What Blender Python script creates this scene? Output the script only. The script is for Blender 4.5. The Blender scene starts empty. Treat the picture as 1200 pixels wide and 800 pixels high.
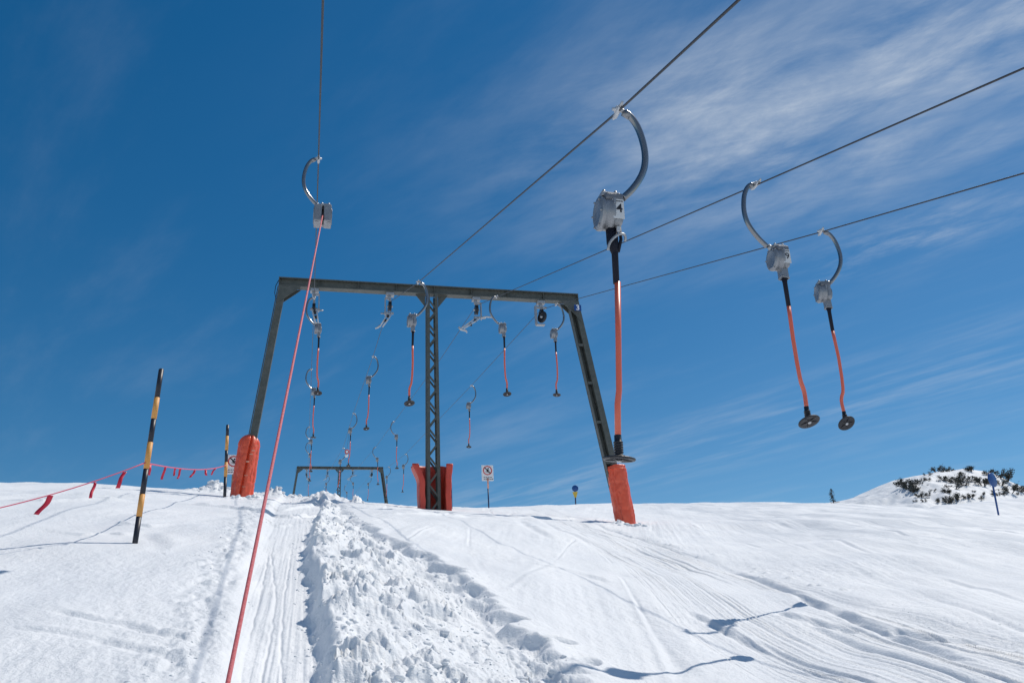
import bpy, bmesh, math, random
import numpy as np
from mathutils import Vector, Matrix, Euler

random.seed(7)
S = bpy.context.scene
C = S.collection
PI = math.pi

# ------------------------------------------------------------------ survey
# Site frame: the lift line runs along +Y, the photographer's eye is the
# origin (1.7 m above the snow).  The survey functions turn sightings taken
# from that point into places on the site.
F = 1000.0
PITCH = math.radians(21.8)
ROLL = math.radians(2.87)
YAW = math.radians(14.0967)


def camray(px, py):
    u = (px - 600) / F
    v = (400 - py) / F
    a = u * math.cos(ROLL) + v * math.sin(ROLL)
    b = -u * math.sin(ROLL) + v * math.cos(ROLL)
    return (a, math.cos(PITCH) - b * math.sin(PITCH), math.sin(PITCH) + b * math.cos(PITCH))


def ray(px, py):
    X, Y, Z = camray(px, py)
    c, s = math.cos(YAW), math.sin(YAW)
    return Vector((X * c + Y * s, -X * s + Y * c, Z))


def at(px, py, y):
    r = ray(px, py)
    return r * (y / r.y)


def at_dist(px, py, d):
    r = ray(px, py)
    return r * (d / math.hypot(r.x, r.y))


def azt(px, py):
    r = ray(px, py)
    h = math.hypot(r.x, r.y)
    return math.degrees(math.atan2(r.x, r.y)), r.z / h


AZ = [-180, -120, -80, -45, -30, -17.72, -13.26, -8.41, -4.8, 0.56, 4.45, 8.97, 13.54, 19.26, 30.22, 34.54, 39.04, 44.19, 60, 90, 120, 180]
TC = [-.22, -.12, 0.06, .16, .197, .2121, .2161, .2152, .2102, .2061, .1996, .1926, .1914, .1896, .1752, .1651, .1511, .1298, .08, -.04, -.14, -.22]
AD = [-180, -20, 5, 9, 15, 21, 29, 35, 44, 60, 90, 180]
DC = [45, 30, 28, 30, 42, 66, 70, 52, 37, 34, 40, 45]
# smooth tables
_az = np.arange(-180, 180.01, .25)
_tc = np.interp(_az, AZ, TC)
_dc = np.interp(_az, AD, DC)
_k = np.ones(9) / 9
_tc = np.convolve(np.pad(_tc, 4, mode='edge'), _k, mode='valid')
_dc = np.convolve(np.pad(_dc, 4, mode='edge'), _k, mode='valid')


def base(az, d):
    az = np.asarray(az, float)
    d = np.asarray(d, float)
    tc = np.interp(az, _az, _tc)
    dc = np.interp(az, _az, _dc)
    b = 1.7 / dc ** 2
    a = tc + 3.4 / dc
    d1 = dc + .035 / (2 * b)          # where the slope has eased by .035
    z1 = -1.7 + a * d1 - b * d1 ** 2
    z = np.where(d < d1, -1.7 + a * d - b * d ** 2, 0)
    dd = np.where(d > 200, 200 + 150 * (1 - np.exp(-(np.maximum(d, 200) - 200) / 150)), d)
    return np.where(d < d1, z, z1 + (tc - .035) * (dd - d1))


def hit(px, py):
    az, t = azt(px, py)
    tc = float(np.interp(az, _az, _tc))
    dc = float(np.interp(az, _az, _dc))
    b = 1.7 / dc ** 2
    a = tc + 3.4 / dc
    q = (a - t) ** 2 - 6.8 * b
    d = ((a - t) - math.sqrt(q)) / (2 * b) if q > 0 else dc
    r = math.radians(az)
    return Vector((math.sin(r) * d, math.cos(r) * d, t * d))


# ------------------------------------------------------------------ noise
def _hash(ix, iy, seed):
    h = (ix.astype(np.int64) * 374761393 + iy.astype(np.int64) * 668265263 + seed * 1442695041) & 0x7fffffff
    h = ((h ^ (h >> 13)) * 1274126177) & 0x7fffffff
    return (h ^ (h >> 16)) & 0x7fffffff


def perlin(x, y, seed=0):
    x0 = np.floor(x); y0 = np.floor(y)
    fx = x - x0; fy = y - y0
    u = fx * fx * fx * (fx * (fx * 6 - 15) + 10)
    v = fy * fy * fy * (fy * (fy * 6 - 15) + 10)

    def g(ix, iy, dx, dy):
        a = (_hash(ix, iy, seed) % 4096) * (2 * PI / 4096)
        return np.cos(a) * dx + np.sin(a) * dy
    n00 = g(x0, y0, fx, fy); n10 = g(x0 + 1, y0, fx - 1, fy)
    n01 = g(x0, y0 + 1, fx, fy - 1); n11 = g(x0 + 1, y0 + 1, fx - 1, fy - 1)
    return 1.5 * ((n00 * (1 - u) + n10 * u) * (1 - v) + (n01 * (1 - u) + n11 * u) * v)


def fbm(x, y, seed=0, oct=4, gain=.5):
    s = 0; a = 1.0
    for i in range(oct):
        s = s + a * perlin(x * 2 ** i, y * 2 ** i, seed + i * 17)
        a *= gain
    return s


def worley(x, y, seed=0):
    ix = np.floor(x); iy = np.floor(y)
    best = np.full(x.shape, 9.0)
    idv = np.zeros(x.shape)
    for dx in (-1, 0, 1):
        for dy in (-1, 0, 1):
            cx = ix + dx; cy = iy + dy
            h = _hash(cx, cy, seed)
            qx = cx + (h % 1024) / 1024.0
            qy = cy + ((h >> 10) % 1024) / 1024.0
            dd = np.hypot(qx - x, qy - y)
            m = dd < best
            best = np.where(m, dd, best)
            idv = np.where(m, ((h >> 5) % 997) / 997.0, idv)
    return best, idv


def sstep(a, b, x):
    t = np.clip((x - a) / (b - a), 0, 1)
    return t * t * (3 - 2 * t)


def poly_dist(x, y, pts):
    best = np.full(x.shape, 1e9); sg = np.zeros(x.shape); al = np.zeros(x.shape)
    acc = 0.0
    for (ax, ay), (bx, by) in zip(pts[:-1], pts[1:]):
        L = math.hypot(bx - ax, by - ay)
        tx, ty = (bx - ax) / L, (by - ay) / L
        s = np.clip((x - ax) * tx + (y - ay) * ty, 0, L)
        ex = x - ax - s * tx; ey = y - ay - s * ty
        dd = np.hypot(ex, ey)
        m = dd < best
        best = np.where(m, dd, best)
        sg = np.where(m, np.sign(tx * ey - ty * ex), sg)
        al = np.where(m, acc + s, al)
        acc += L
    return best, sg, al, acc


# ------------------------------------------------------------------ snow relief
def hp(*pp):
    return [tuple(hit(*p)[:2]) for p in pp]


TRL = ([0, 4, 6.3, 10, 14, 19, 28, 60], [-.40, -.40, -.43, -.57, -.63, -.74, -.78, -.78])
TRR = ([0, 4, 8, 10, 12.7, 17, 20, 28, 60], [.11, .11, .10, .02, .04, .22, .36, .42, .42])
BKR = ([0, 5.5, 7.1, 7.8, 9.8, 12.2, 13.5, 16, 22, 28, 60], [2.0, 2.0, 1.95, 1.86, 1.74, 1.46, 1.12, .86, .8, .8, .8])
XLO = ([0, 4, 6.5, 8.8, 13.5, 24, 30, 60], [3.1, 3.3, 3.56, 3.92, 5.2, 6.5, 6.9, 8])
XHI = ([0, 4, 6.3, 8.4, 10.8, 14, 17.2, 25, 30, 60], [5.0, 5.25, 5.55, 5.88, 6.35, 6.95, 7.35, 8.3, 8.8, 11])
LEDGES = [
    (hp((0, 586), (50, 588), (110, 586), (165, 587)), .06, -1, .04),
    (hp((90, 624), (130, 622), (150, 625)), .04, -1, .03),
    # sighted edge, depth, lip (negative: added step imitating a shadow line), width
    (hp((50, 712), (100, 719), (150, 730), (200, 745), (240, 753)), .028, .012, .05),
    (hp((0, 733), (60, 738), (110, 747), (170, 762), (230, 775)), .022, .010, .05),
    (hp((185, 587), (230, 591), (270, 595), (310, 600), (345, 602), (378, 597)), .085, -1, .045),
    (hp((300, 590), (330, 592), (360, 590), (385, 586)), .075, -1, .045),
    (hp((0, 581), (70, 580), (150, 582), (185, 583)), .06, -1, .05),
    (hp((310, 613), (328, 614), (345, 612)), .05, -1, .03),
    (hp((130, 613), (155, 616), (182, 619)), .04, -1, .03),
    (hp((170, 562 + 60), (190, 641), (235, 640)), .03, .02, .12),
    (hp((690, 610), (770, 639), (845, 660)), .022, .012, .045),
    (hp((845, 660), (920, 690), (1020, 730), (1100, 760), (1180, 795)), .085, .02, .055),
    (hp((800, 715), (850, 735), (905, 760)), .05, .02, .05),
    (hp((608, 607), (622, 620), (645, 632)), .05, .02, .12),
    (hp((634, 607), (660, 624), (700, 640)), .035, .02, .10),
    (hp((905, 715), (960, 728), (1010, 737)), .045, .02, .05),
    (hp((1035, 733), (1090, 743), (1150, 752)), .06, .02, .06),
    (hp((600, 655), (660, 668), (720, 690)), .02, .015, .08),
    (hp((440, 603), (500, 604), (560, 605)), .06, -1, .045),
    (hp((590, 605), (640, 606), (685, 607)), .06, -1, .045),
]
MOUNDS = [((243, 572), .20, .5), ((252, 577), .20, .35), ((262, 579), .2, .4), ((300, 579), .16, .4),
          ((322, 578), .26, .30), ((345, 581), .12, .5), ((383, 584), .30, .55), ((727, 614), .10, .30), ((748, 616), .08, .25), ((277, 584), .10, .25), ((297, 583), .12, .25), ((418, 590), .30, .16), ((372, 587), .2, .5)]
PRINTS = [
          ((655, 752), .14, .08, .08, .4), ((690, 776), .12, .07, .06, .9), ((540, 742), .13, .08, .07, .4)]


def relief(x, y):
    d = np.hypot(x, y)
    fade = 1 - sstep(70, 120, d)
    h = .07 * fbm(x / 4.3, y / 4.3, 3, 3) * sstep(3, 8, d)
    h = h + .016 * fbm(x / .9, y / 1.3, 11, 3) * fade
    near = 1 - sstep(24, 38, d)
    # wind crust / grain, stretched along the fall line
    calm = .55 + .9 * np.clip(perlin(x / 2.1, y / 2.6, 91) + .2, 0, 1)
    h = h + .0045 * fbm(x / .11, y / .17, 21, 3, .6) * near * calm
    # low wind ripples
    h = h + .010 * perlin(x / .55 + .4 * perlin(x / 1.5, y / 1.5, 31), y / 1.6, 33) * near
    nf = d < 60

    xs = x[nf]; ys = y[nf]
    g = np.zeros(xs.shape)
    # ---- lift track trench
    wob = .05 * perlin(ys / .8, ys * 0 + .5, 41) + .025 * perlin(ys / .21, ys * 0 + 7.5, 43)
    xl = np.interp(ys, *TRL) + .05 * perlin(ys / .9, ys * 0 + 3.5, 42)
    xr = np.interp(ys, *TRR) + wob
    ins = sstep(xl - .12, xl + .12, xs) * (1 - sstep(xr - .06, xr + .07, xs))
    endf = 1 - sstep(26, 34, ys)
    front = sstep(-2, 1, ys)
    depth = .10 * endf * front
    floor = .004 * perlin(xs * 11, ys * .35, 44) + .005 * perlin(xs * 27, ys * .5, 45) + .004 * perlin(xs * 60, ys * .8, 46)
    for pts in (hp((315, 640), (307, 680), (297, 717), (286, 760), (280, 800)), hp((318, 640), (324, 687), (318, 730), (311, 760), (303, 800)), hp((333, 690), (330, 730), (332, 800))):
        cx = np.interp(ys, [p[1] for p in pts[::-1]], [p[0] for p in pts[::-1]]) + .012 * perlin(ys / .3, ys * 0 + .1, 47)
        floor -= .012 * np.exp(-((xs - cx) / .011) ** 2) * sstep(5, 6, ys) * (1 - sstep(11, 13, ys))
    g += ins * (-depth + floor * endf)
    # ---- trodden bank right of the trench
    xb = np.interp(ys, *BKR)
    scal = .16 * perlin(ys / .45, ys * 0 + 1.5, 51) + .10 * perlin(ys / .19 + xs * 2, xs * 1.5, 52)
    m = sstep(xr + .0, xr + .12, xs) * (1 - sstep(-.11, .10, xs - xb - scal)) * (1 - sstep(24, 30, ys)) * front
    on = m > 0
    mx = xs[on]; my = ys[on]; mm = m[on]
    if mx.size:
        wx = mx + .09 * perlin(mx / .33, my / .33, 61) + .03 * perlin(mx / .1, my / .1, 67)
        wy = my + .09 * perlin(mx / .33, my / .33, 62) + .03 * perlin(mx / .1, my / .1, 68)
        f1, i1 = worley(wx / .42, wy / .46, 63)
        foot = -np.exp(-(f1 / .36) ** 4) * .11 * (i1 > .38) * (.4 + .6 * i1)
        rim = .05 * np.exp(-((f1 - .52) / .16) ** 2) * (i1 > .38)
        puff = .085 * np.abs(perlin(wx / .52, wy / .58, 64)) + .055 * np.abs(perlin(wx / .25, wy / .27, 65)) + .036 * np.abs(perlin(wx / .125, wy / .13, 66)) \
            + .028 * np.abs(perlin(mx / .062, my / .066, 69)) + .014 * np.abs(perlin(mx / .03, my / .033, 70))
        f2, i2 = worley(wx / .20, wy / .20, 60)
        clod = np.sqrt(np.clip(1 - (f2 / .42) ** 2, 0, 1)) * .032 * (i2 > .6)
        soft = .45 + .75 * sstep(-.35, .35, perlin(mx / .7, my / .9, 59))
        u = (mx - np.interp(my, *TRR)) / np.maximum(np.interp(my, *BKR) - np.interp(my, *TRR), .2)
        lump = (foot + rim + puff + clod) * soft * (1 - .40 * sstep(.45, 1, u)) - .03
        prof = .11 * np.exp(-(u / .32) ** 2) - .10 * sstep(.35, .95, u)
        thin = np.clip(np.interp(my, [5, 14, 18, 26], [1, 1, .75, .6]), 0, 1)
        g[on] += mm * (lump + prof) * thin
    # heaped spill just outside the trodden edge
    g += .03 * np.exp(-((xs - xb - scal - .10) / .14) ** 2) * (1 - sstep(14, 17, ys)) * front
    # ---- churned strip left of the trench
    ml = np.exp(-((xs - xl + .30) / .22) ** 2) * (1 - sstep(20, 28, ys)) * front
    f4, i4 = worley(xs / .16, ys / .22, 71)
    g += ml * (.022 * fbm(xs / .18, ys / .3, 72, 3) + .03 * np.clip(1 - (f4 / .5) ** 2, 0, 1) * (i4 > .6))
    # ---- ski tracks running down on the right
    a = np.interp(ys, *XLO); b = np.interp(ys, *XHI)
    u = (xs - a) / (b - a)
    mk = sstep(-.12, .08, u) * (1 - sstep(.98, 1.1, u)) * (1 - sstep(26, 34, ys)) * front
    bz = ys * .13
    mod = np.clip(.55 + .9 * perlin(u * 5, ys * .25, 82), .1, 1.4)
    def lines(q, y_, seed, wid):
        """thin sinuous ski grooves"""
        p_ = perlin(q, y_, seed)
        return -np.exp(-(p_ / wid) ** 2) + .5 * np.exp(-((p_ - 2.2 * wid) / wid) ** 2)
    g += 1.15 * mk * mod * (.010 * perlin(u * 15, bz * .6, 83) + .005 * perlin(u * 43, bz, 84) + .003 * perlin(u * 95, bz * 1.3, 85)
                     + .024 * lines(u * 6, bz * .4, 183, .045) + .017 * lines(u * 11 + 3, bz * .5, 184, .06) + .009 * lines(u * 29, bz * .8, 185, .12))
    g -= mk * .03
    # faint older tracks on the rest of the right slope
    mr = sstep(1.0, 1.3, u) * (1 - sstep(40, 55, ys))
    (gx0, gy0), (gx1, gy1) = hp((930, 618), (1180, 690))
    gl = math.hypot(gx1 - gx0, gy1 - gy0)
    w = (xs * (gy1 - gy0) - ys * (gx1 - gx0)) / gl
    la = (xs * (gx1 - gx0) + ys * (gy1 - gy0)) / gl
    patch = np.clip(.5 + perlin(w / 1.4, la / 7, 88), 0, 1.2)
    g += mr * (.012 * perlin(w / .55, la * .08, 86) + .006 * perlin(w / .17, la * .15, 87) + .004 * perlin(w / .07, la * .2, 81)) * (.35 + patch)
    g += mr * .020 * lines(w / 1.3, la * .06, 186, .035) * np.clip(.3 + 1.5 * perlin(la / 3, w / 2, 188), 0, 1) * (1 - sstep(22, 30, d[nf]))
    ma = (1 - sstep(-.15, .0, u)) * sstep(xb + .1, xb + .6, xs)
    w2 = xs - .28 * ys
    g += 1.5 * ma * (.010 * perlin(w2 / .35, ys * .12, 89) + .014 * lines(w2 / 1.1, ys * .08, 187, .03) + .004 * perlin(w2 / .11, ys * .2, 90)) * np.clip(.4 + perlin(xs / 2, ys / 2, 92), 0, 1.1)
    # small chunks thrown beside the tracks
    f5, i5 = worley(xs / .32, ys / .32, 93)
    mc = np.exp(-((u - 1.12) / .16) ** 2) + .5 * np.exp(-((u + .05) / .08) ** 2)
    g += mc * .028 * np.clip(1 - (f5 / .22) ** 2, 0, 1) * (i5 > .72) * (1 - sstep(24, 34, ys))
    # ---- cut edges, and small steps added in place of cast shadow lines
    for pts, dep, lip, wd in LEDGES:
        px = [p[0] for p in pts]; py = [p[1] for p in pts]
        box = (xs > min(px) - 1.2) & (xs < max(px) + 1.2) & (ys > min(py) - 1.2) & (ys < max(py) + 1.2)
        if not box.any():
            continue
        bx = xs[box]; by = ys[box]
        wx = bx + wd * .35 * perlin(bx / (wd * 7), by / (wd * 7), 95)
        wy = by + wd * .35 * perlin(bx / (wd * 7), by / (wd * 7), 96)
        dist, sg, al, tot = poly_dist(wx, wy, pts)
        n = dist * sg
        env = sstep(0, .18 * tot, al) * (1 - sstep(.82 * tot, tot, al)) * np.clip(.75 + .6 * perlin(al / (wd * 9), al * 0 + .3, 97), .15, 1.2)
        if lip < 0:      # a little step facing downhill, shaped to imitate a cast shadow line
            g[box] += env * dep * sstep(-wd, wd, n) * np.exp(-np.maximum(n, 0) / .7)
            continue
        g[box] += env * (-dep * np.exp(-(n / wd) ** 2) + lip * np.exp(-((n - 1.5 * wd) / (1.2 * wd)) ** 2))
    for (p, hh, rad) in MOUNDS:
        q = hit(*p)
        dd = np.hypot(xs - q.x, ys - q.y) / rad
        bm_ = dd < 3
        if bm_.any():
            bx = xs[bm_]; by = ys[bm_]
            k = np.exp(-dd[bm_] ** 2 * 1.2)
            f6, i6 = worley(bx / (rad * .5), by / (rad * .5), 99)
            g[bm_] += k * hh * (.6 + .5 * fbm(bx / (rad * .6), by / (rad * .6), 98, 3)) + k * hh * .5 * np.clip(1 - (f6 / .6) ** 2, 0, 1)
    for (p, ra, rb, dp, ang) in PRINTS:
        q = hit(*p)
        ca, sa = math.cos(ang), math.sin(ang)
        ex = ((xs - q.x) * ca + (ys - q.y) * sa) / ra
        ey = (-(xs - q.x) * sa + (ys - q.y) * ca) / rb
        r2 = ex * ex + ey * ey
        g += -dp * np.exp(-r2 ** 2) + dp * .25 * np.exp(-(r2 - 2.2) ** 2 * 1.5)
    h[nf] += g
    return h


_hump_az = [38.0] + [azt(*p)[0] for p in ((1089, 593), (1140, 589), (1200, 583), (1260, 579))] + [62]
_hump_t = [.140] + [azt(*p)[1] for p in ((1089, 593), (1140, 589), (1200, 583), (1260, 579))] + [.10]


def ground_az(az, d):
    x = np.sin(np.radians(az)) * d
    y = np.cos(np.radians(az)) * d
    z = base(az, d) + relief(x, y)
    T = np.interp(az, _hump_az, _hump_t)
    lift = np.maximum(T * 96 - base(az, np.full(np.shape(az), 96.0)), 0) * sstep(37.5, 40, az) * (1 - sstep(54, 64, az))
    return z + lift * np.exp(-((d - 96) / 13.0) ** 2)


def gz(x, y):
    az = np.array([math.degrees(math.atan2(x, y))]); d = np.array([math.hypot(x, y)])
    return float(ground_az(az, d)[0])


# ------------------------------------------------------------------ materials
def mat(name, col, rough=.5, metal=0.0, bump=None, var=None, spec=None, coat=None):
    m = bpy.data.materials.new(name)
    m.use_nodes = True
    nt = m.node_tree
    b = nt.nodes['Principled BSDF']
    b.inputs['Base Color'].default_value = (*col, 1)
    b.inputs['Roughness'].default_value = rough
    b.inputs['Metallic'].default_value = metal
    if spec is not None:
        b.inputs['Specular IOR Level'].default_value = spec
    if coat:
        b.inputs['Coat Weight'].default_value = coat
        b.inputs['Coat Roughness'].default_value = .2
    tc = nt.nodes.new('ShaderNodeTexCoord')
    if var:
        scale, amt, other = var
        n = nt.nodes.new('ShaderNodeTexNoise')
        n.inputs['Scale'].default_value = scale
        n.inputs['Detail'].default_value = 5
        n.inputs['Roughness'].default_value = .65
        nt.links.new(tc.outputs['Object'], n.inputs['Vector'])
        r = nt.nodes.new('ShaderNodeValToRGB')
        r.color_ramp.elements[0].position = .38
        r.color_ramp.elements[1].position = .68
        r.color_ramp.elements[0].color = (*col, 1)
        r.color_ramp.elements[1].color = tuple(col[i] * (1 - amt) + other[i] * amt for i in range(3)) + (1,)
        nt.links.new(n.outputs['Fac'], r.inputs['Fac'])
        nt.links.new(r.outputs['Color'], b.inputs['Base Color'])
    if bump:
        scale, st = bump
        n2 = nt.nodes.new('ShaderNodeTexNoise')
        n2.inputs['Scale'].default_value = scale
        n2.inputs['Detail'].default_value = 4
        nt.links.new(tc.outputs['Object'], n2.inputs['Vector'])
        bp = nt.nodes.new('ShaderNodeBump')
        bp.inputs['Strength'].default_value = st
        bp.inputs['Distance'].default_value = .02
        nt.links.new(n2.outputs['Fac'], bp.inputs['Height'])
        nt.links.new(bp.outputs['Normal'], b.inputs['Normal'])
    return m


M = dict(
    paint=mat('grey_green_paint', (.072, .08, .07), .5, .1, (30, .15), (5, .6, (.135, .135, .12))),
    galv=mat('galvanised_steel', (.36, .37, .38), .45, .6, (40, .1), (14, .5, (.32, .33, .35))),
    galvlight=mat('bright_zinc', (.52, .53, .54), .5, .5, None, (12, .4, (.5, .5, .52))),
    chrome=mat('polished_tube_steel', (.25, .255, .265), .2, .95, None, (25, .3, (.18, .19, .20))),
    cast=mat('cast_aluminium', (.29, .30, .315), .38, .55, (60, .06), (18, .6, (.19, .20, .22))),
    lid=mat('dark_cast_cap', (.16, .17, .19), .5, .4, (50, .2)),
    label=mat('printed_label', (.62, .63, .63), .5, 0, None, (30, .3, (.5, .5, .5))),
    ink=mat('black_ink', (.02, .02, .025), .6),
    rubber=mat('black_rubber', (.012, .013, .018), .45, 0, (80, .2)),
    sleeve=mat('navy_black_sleeve', (.006, .008, .018), .6, spec=.25),
    rod=mat('orange_red_rod', (.72, .13, .07), .36, 0, None, (9, .35, (.62, .17, .11)), coat=.2),
    cord=mat('pink_red_cord', (.62, .09, .10), .5, 0, (300, .4), (60, .5, (.75, .30, .32))),
    cable=mat('steel_rope', (.07, .07, .075), .5, .6, (250, .5)),
    vinyl=mat('orange_vinyl_pad', (.80, .098, .038), .4, 0, (7, .45), (4, .45, (.64, .115, .06)), coat=.12),
    vinylred=mat('red_vinyl_pad', (.64, .07, .04), .45, 0, (7, .4), (3, .4, (.47, .07, .05))),
    yellow=mat('faded_yellow_wrap', (.72, .33, .075), .55, 0, None, (12, .35, (.6, .36, .14))),
    black=mat('blue_black_wrap', (.012, .015, .026), .45, 0, None, (14, .3, (.03, .03, .04))),
    ribbon=mat('crimson_ribbon', (.62, .015, .05), .5),
    rope=mat('pink_rope', (.70, .10, .17), .6),
    white=mat('white_sign_face', (.80, .80, .80), .5),
    red=mat('sign_red', (.62, .06, .05), .5),
    blue=mat('piste_blue', (.012, .075, .26), .45),
    plateblue=mat('number_plate_blue', (.005, .055, .24), .4),
    postblue=mat('post_blue', (.012, .03, .10), .5),
    peach=mat('peach_post_wrap', (.78, .36, .24), .55),
    mark_yellow=mat('marker_yellow', (.68, .46, .06), .5),
    needle=mat('pine_needle', (.042, .048, .042), .8, 0, None, (3, .7, (.085, .08, .062))),
    bark=mat('pine_bark', (.06, .045, .035), .9),
    woodpost=mat('weathered_wood', (.30, .22, .15), .8),
)


def snow_mat():
    m = bpy.data.materials.new('spring_snow')
    m.use_nodes = True
    nt = m.node_tree
    b = nt.nodes['Principled BSDF']
    geo = nt.nodes.new('ShaderNodeNewGeometry')
    n = nt.nodes.new('ShaderNodeTexNoise')
    n.inputs['Scale'].default_value = .55; n.inputs['Detail'].default_value = 6
    nt.links.new(geo.outputs['Position'], n.inputs['Vector'])
    r = nt.nodes.new('ShaderNodeValToRGB')
    r.color_ramp.elements[0].position = .3; r.color_ramp.elements[0].color = (.83, .85, .875, 1)
    r.color_ramp.elements[1].position = .65; r.color_ramp.elements[1].color = (.89, .90, .91, 1)
    nt.links.new(n.outputs['Fac'], r.inputs['Fac'])
    nt.links.new(r.outputs['Color'], b.inputs['Base Color'])
    # groomed snow on the right: greyer, in streaks along the piste
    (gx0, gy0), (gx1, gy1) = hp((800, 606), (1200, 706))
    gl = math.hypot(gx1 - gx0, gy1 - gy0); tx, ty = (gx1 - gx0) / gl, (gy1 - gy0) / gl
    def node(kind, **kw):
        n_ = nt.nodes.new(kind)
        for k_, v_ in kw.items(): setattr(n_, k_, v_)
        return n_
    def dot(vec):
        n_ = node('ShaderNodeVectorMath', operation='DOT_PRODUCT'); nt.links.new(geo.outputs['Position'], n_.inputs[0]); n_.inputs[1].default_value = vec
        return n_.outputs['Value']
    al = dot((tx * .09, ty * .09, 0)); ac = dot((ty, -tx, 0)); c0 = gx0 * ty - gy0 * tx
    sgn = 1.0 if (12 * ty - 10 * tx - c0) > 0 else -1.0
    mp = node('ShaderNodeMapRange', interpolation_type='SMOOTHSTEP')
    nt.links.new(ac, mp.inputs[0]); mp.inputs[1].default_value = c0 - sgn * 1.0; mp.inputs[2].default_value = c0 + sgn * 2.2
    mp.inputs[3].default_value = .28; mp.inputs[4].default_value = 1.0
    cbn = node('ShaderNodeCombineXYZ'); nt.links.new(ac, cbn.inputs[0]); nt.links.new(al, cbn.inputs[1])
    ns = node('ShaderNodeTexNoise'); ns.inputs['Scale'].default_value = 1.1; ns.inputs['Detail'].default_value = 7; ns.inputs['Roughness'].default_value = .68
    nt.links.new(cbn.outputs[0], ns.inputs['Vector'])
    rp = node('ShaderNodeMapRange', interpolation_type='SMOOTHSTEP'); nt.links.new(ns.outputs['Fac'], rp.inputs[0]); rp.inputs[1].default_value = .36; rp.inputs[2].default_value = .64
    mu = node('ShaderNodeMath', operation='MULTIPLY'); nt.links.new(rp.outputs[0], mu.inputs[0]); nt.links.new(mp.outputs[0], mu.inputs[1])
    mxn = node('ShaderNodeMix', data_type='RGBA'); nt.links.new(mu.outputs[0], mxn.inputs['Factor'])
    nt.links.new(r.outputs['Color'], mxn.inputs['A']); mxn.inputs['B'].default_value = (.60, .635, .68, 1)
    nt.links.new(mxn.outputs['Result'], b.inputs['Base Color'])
    b.inputs['Roughness'].default_value = .62
    b.inputs['Specular IOR Level'].default_value = .25
    prev = None
    for sc, dist, st in ((28, .016, .6), (95, .008, .65), (310, .003, .5)):
        t = nt.nodes.new('ShaderNodeTexNoise')
        t.inputs['Scale'].default_value = sc; t.inputs['Detail'].default_value = 3
        nt.links.new(geo.outputs['Position'], t.inputs['Vector'])
        bp = nt.nodes.new('ShaderNodeBump')
        bp.inputs['Strength'].default_value = st; bp.inputs['Distance'].default_value = dist
        nt.links.new(t.outputs['Fac'], bp.inputs['Height'])
        if prev:
            nt.links.new(prev.outputs['Normal'], bp.inputs['Normal'])
        prev = bp
    nt.links.new(prev.outputs['Normal'], b.inputs['Normal'])
    return m


M['snow'] = snow_mat()


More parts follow.
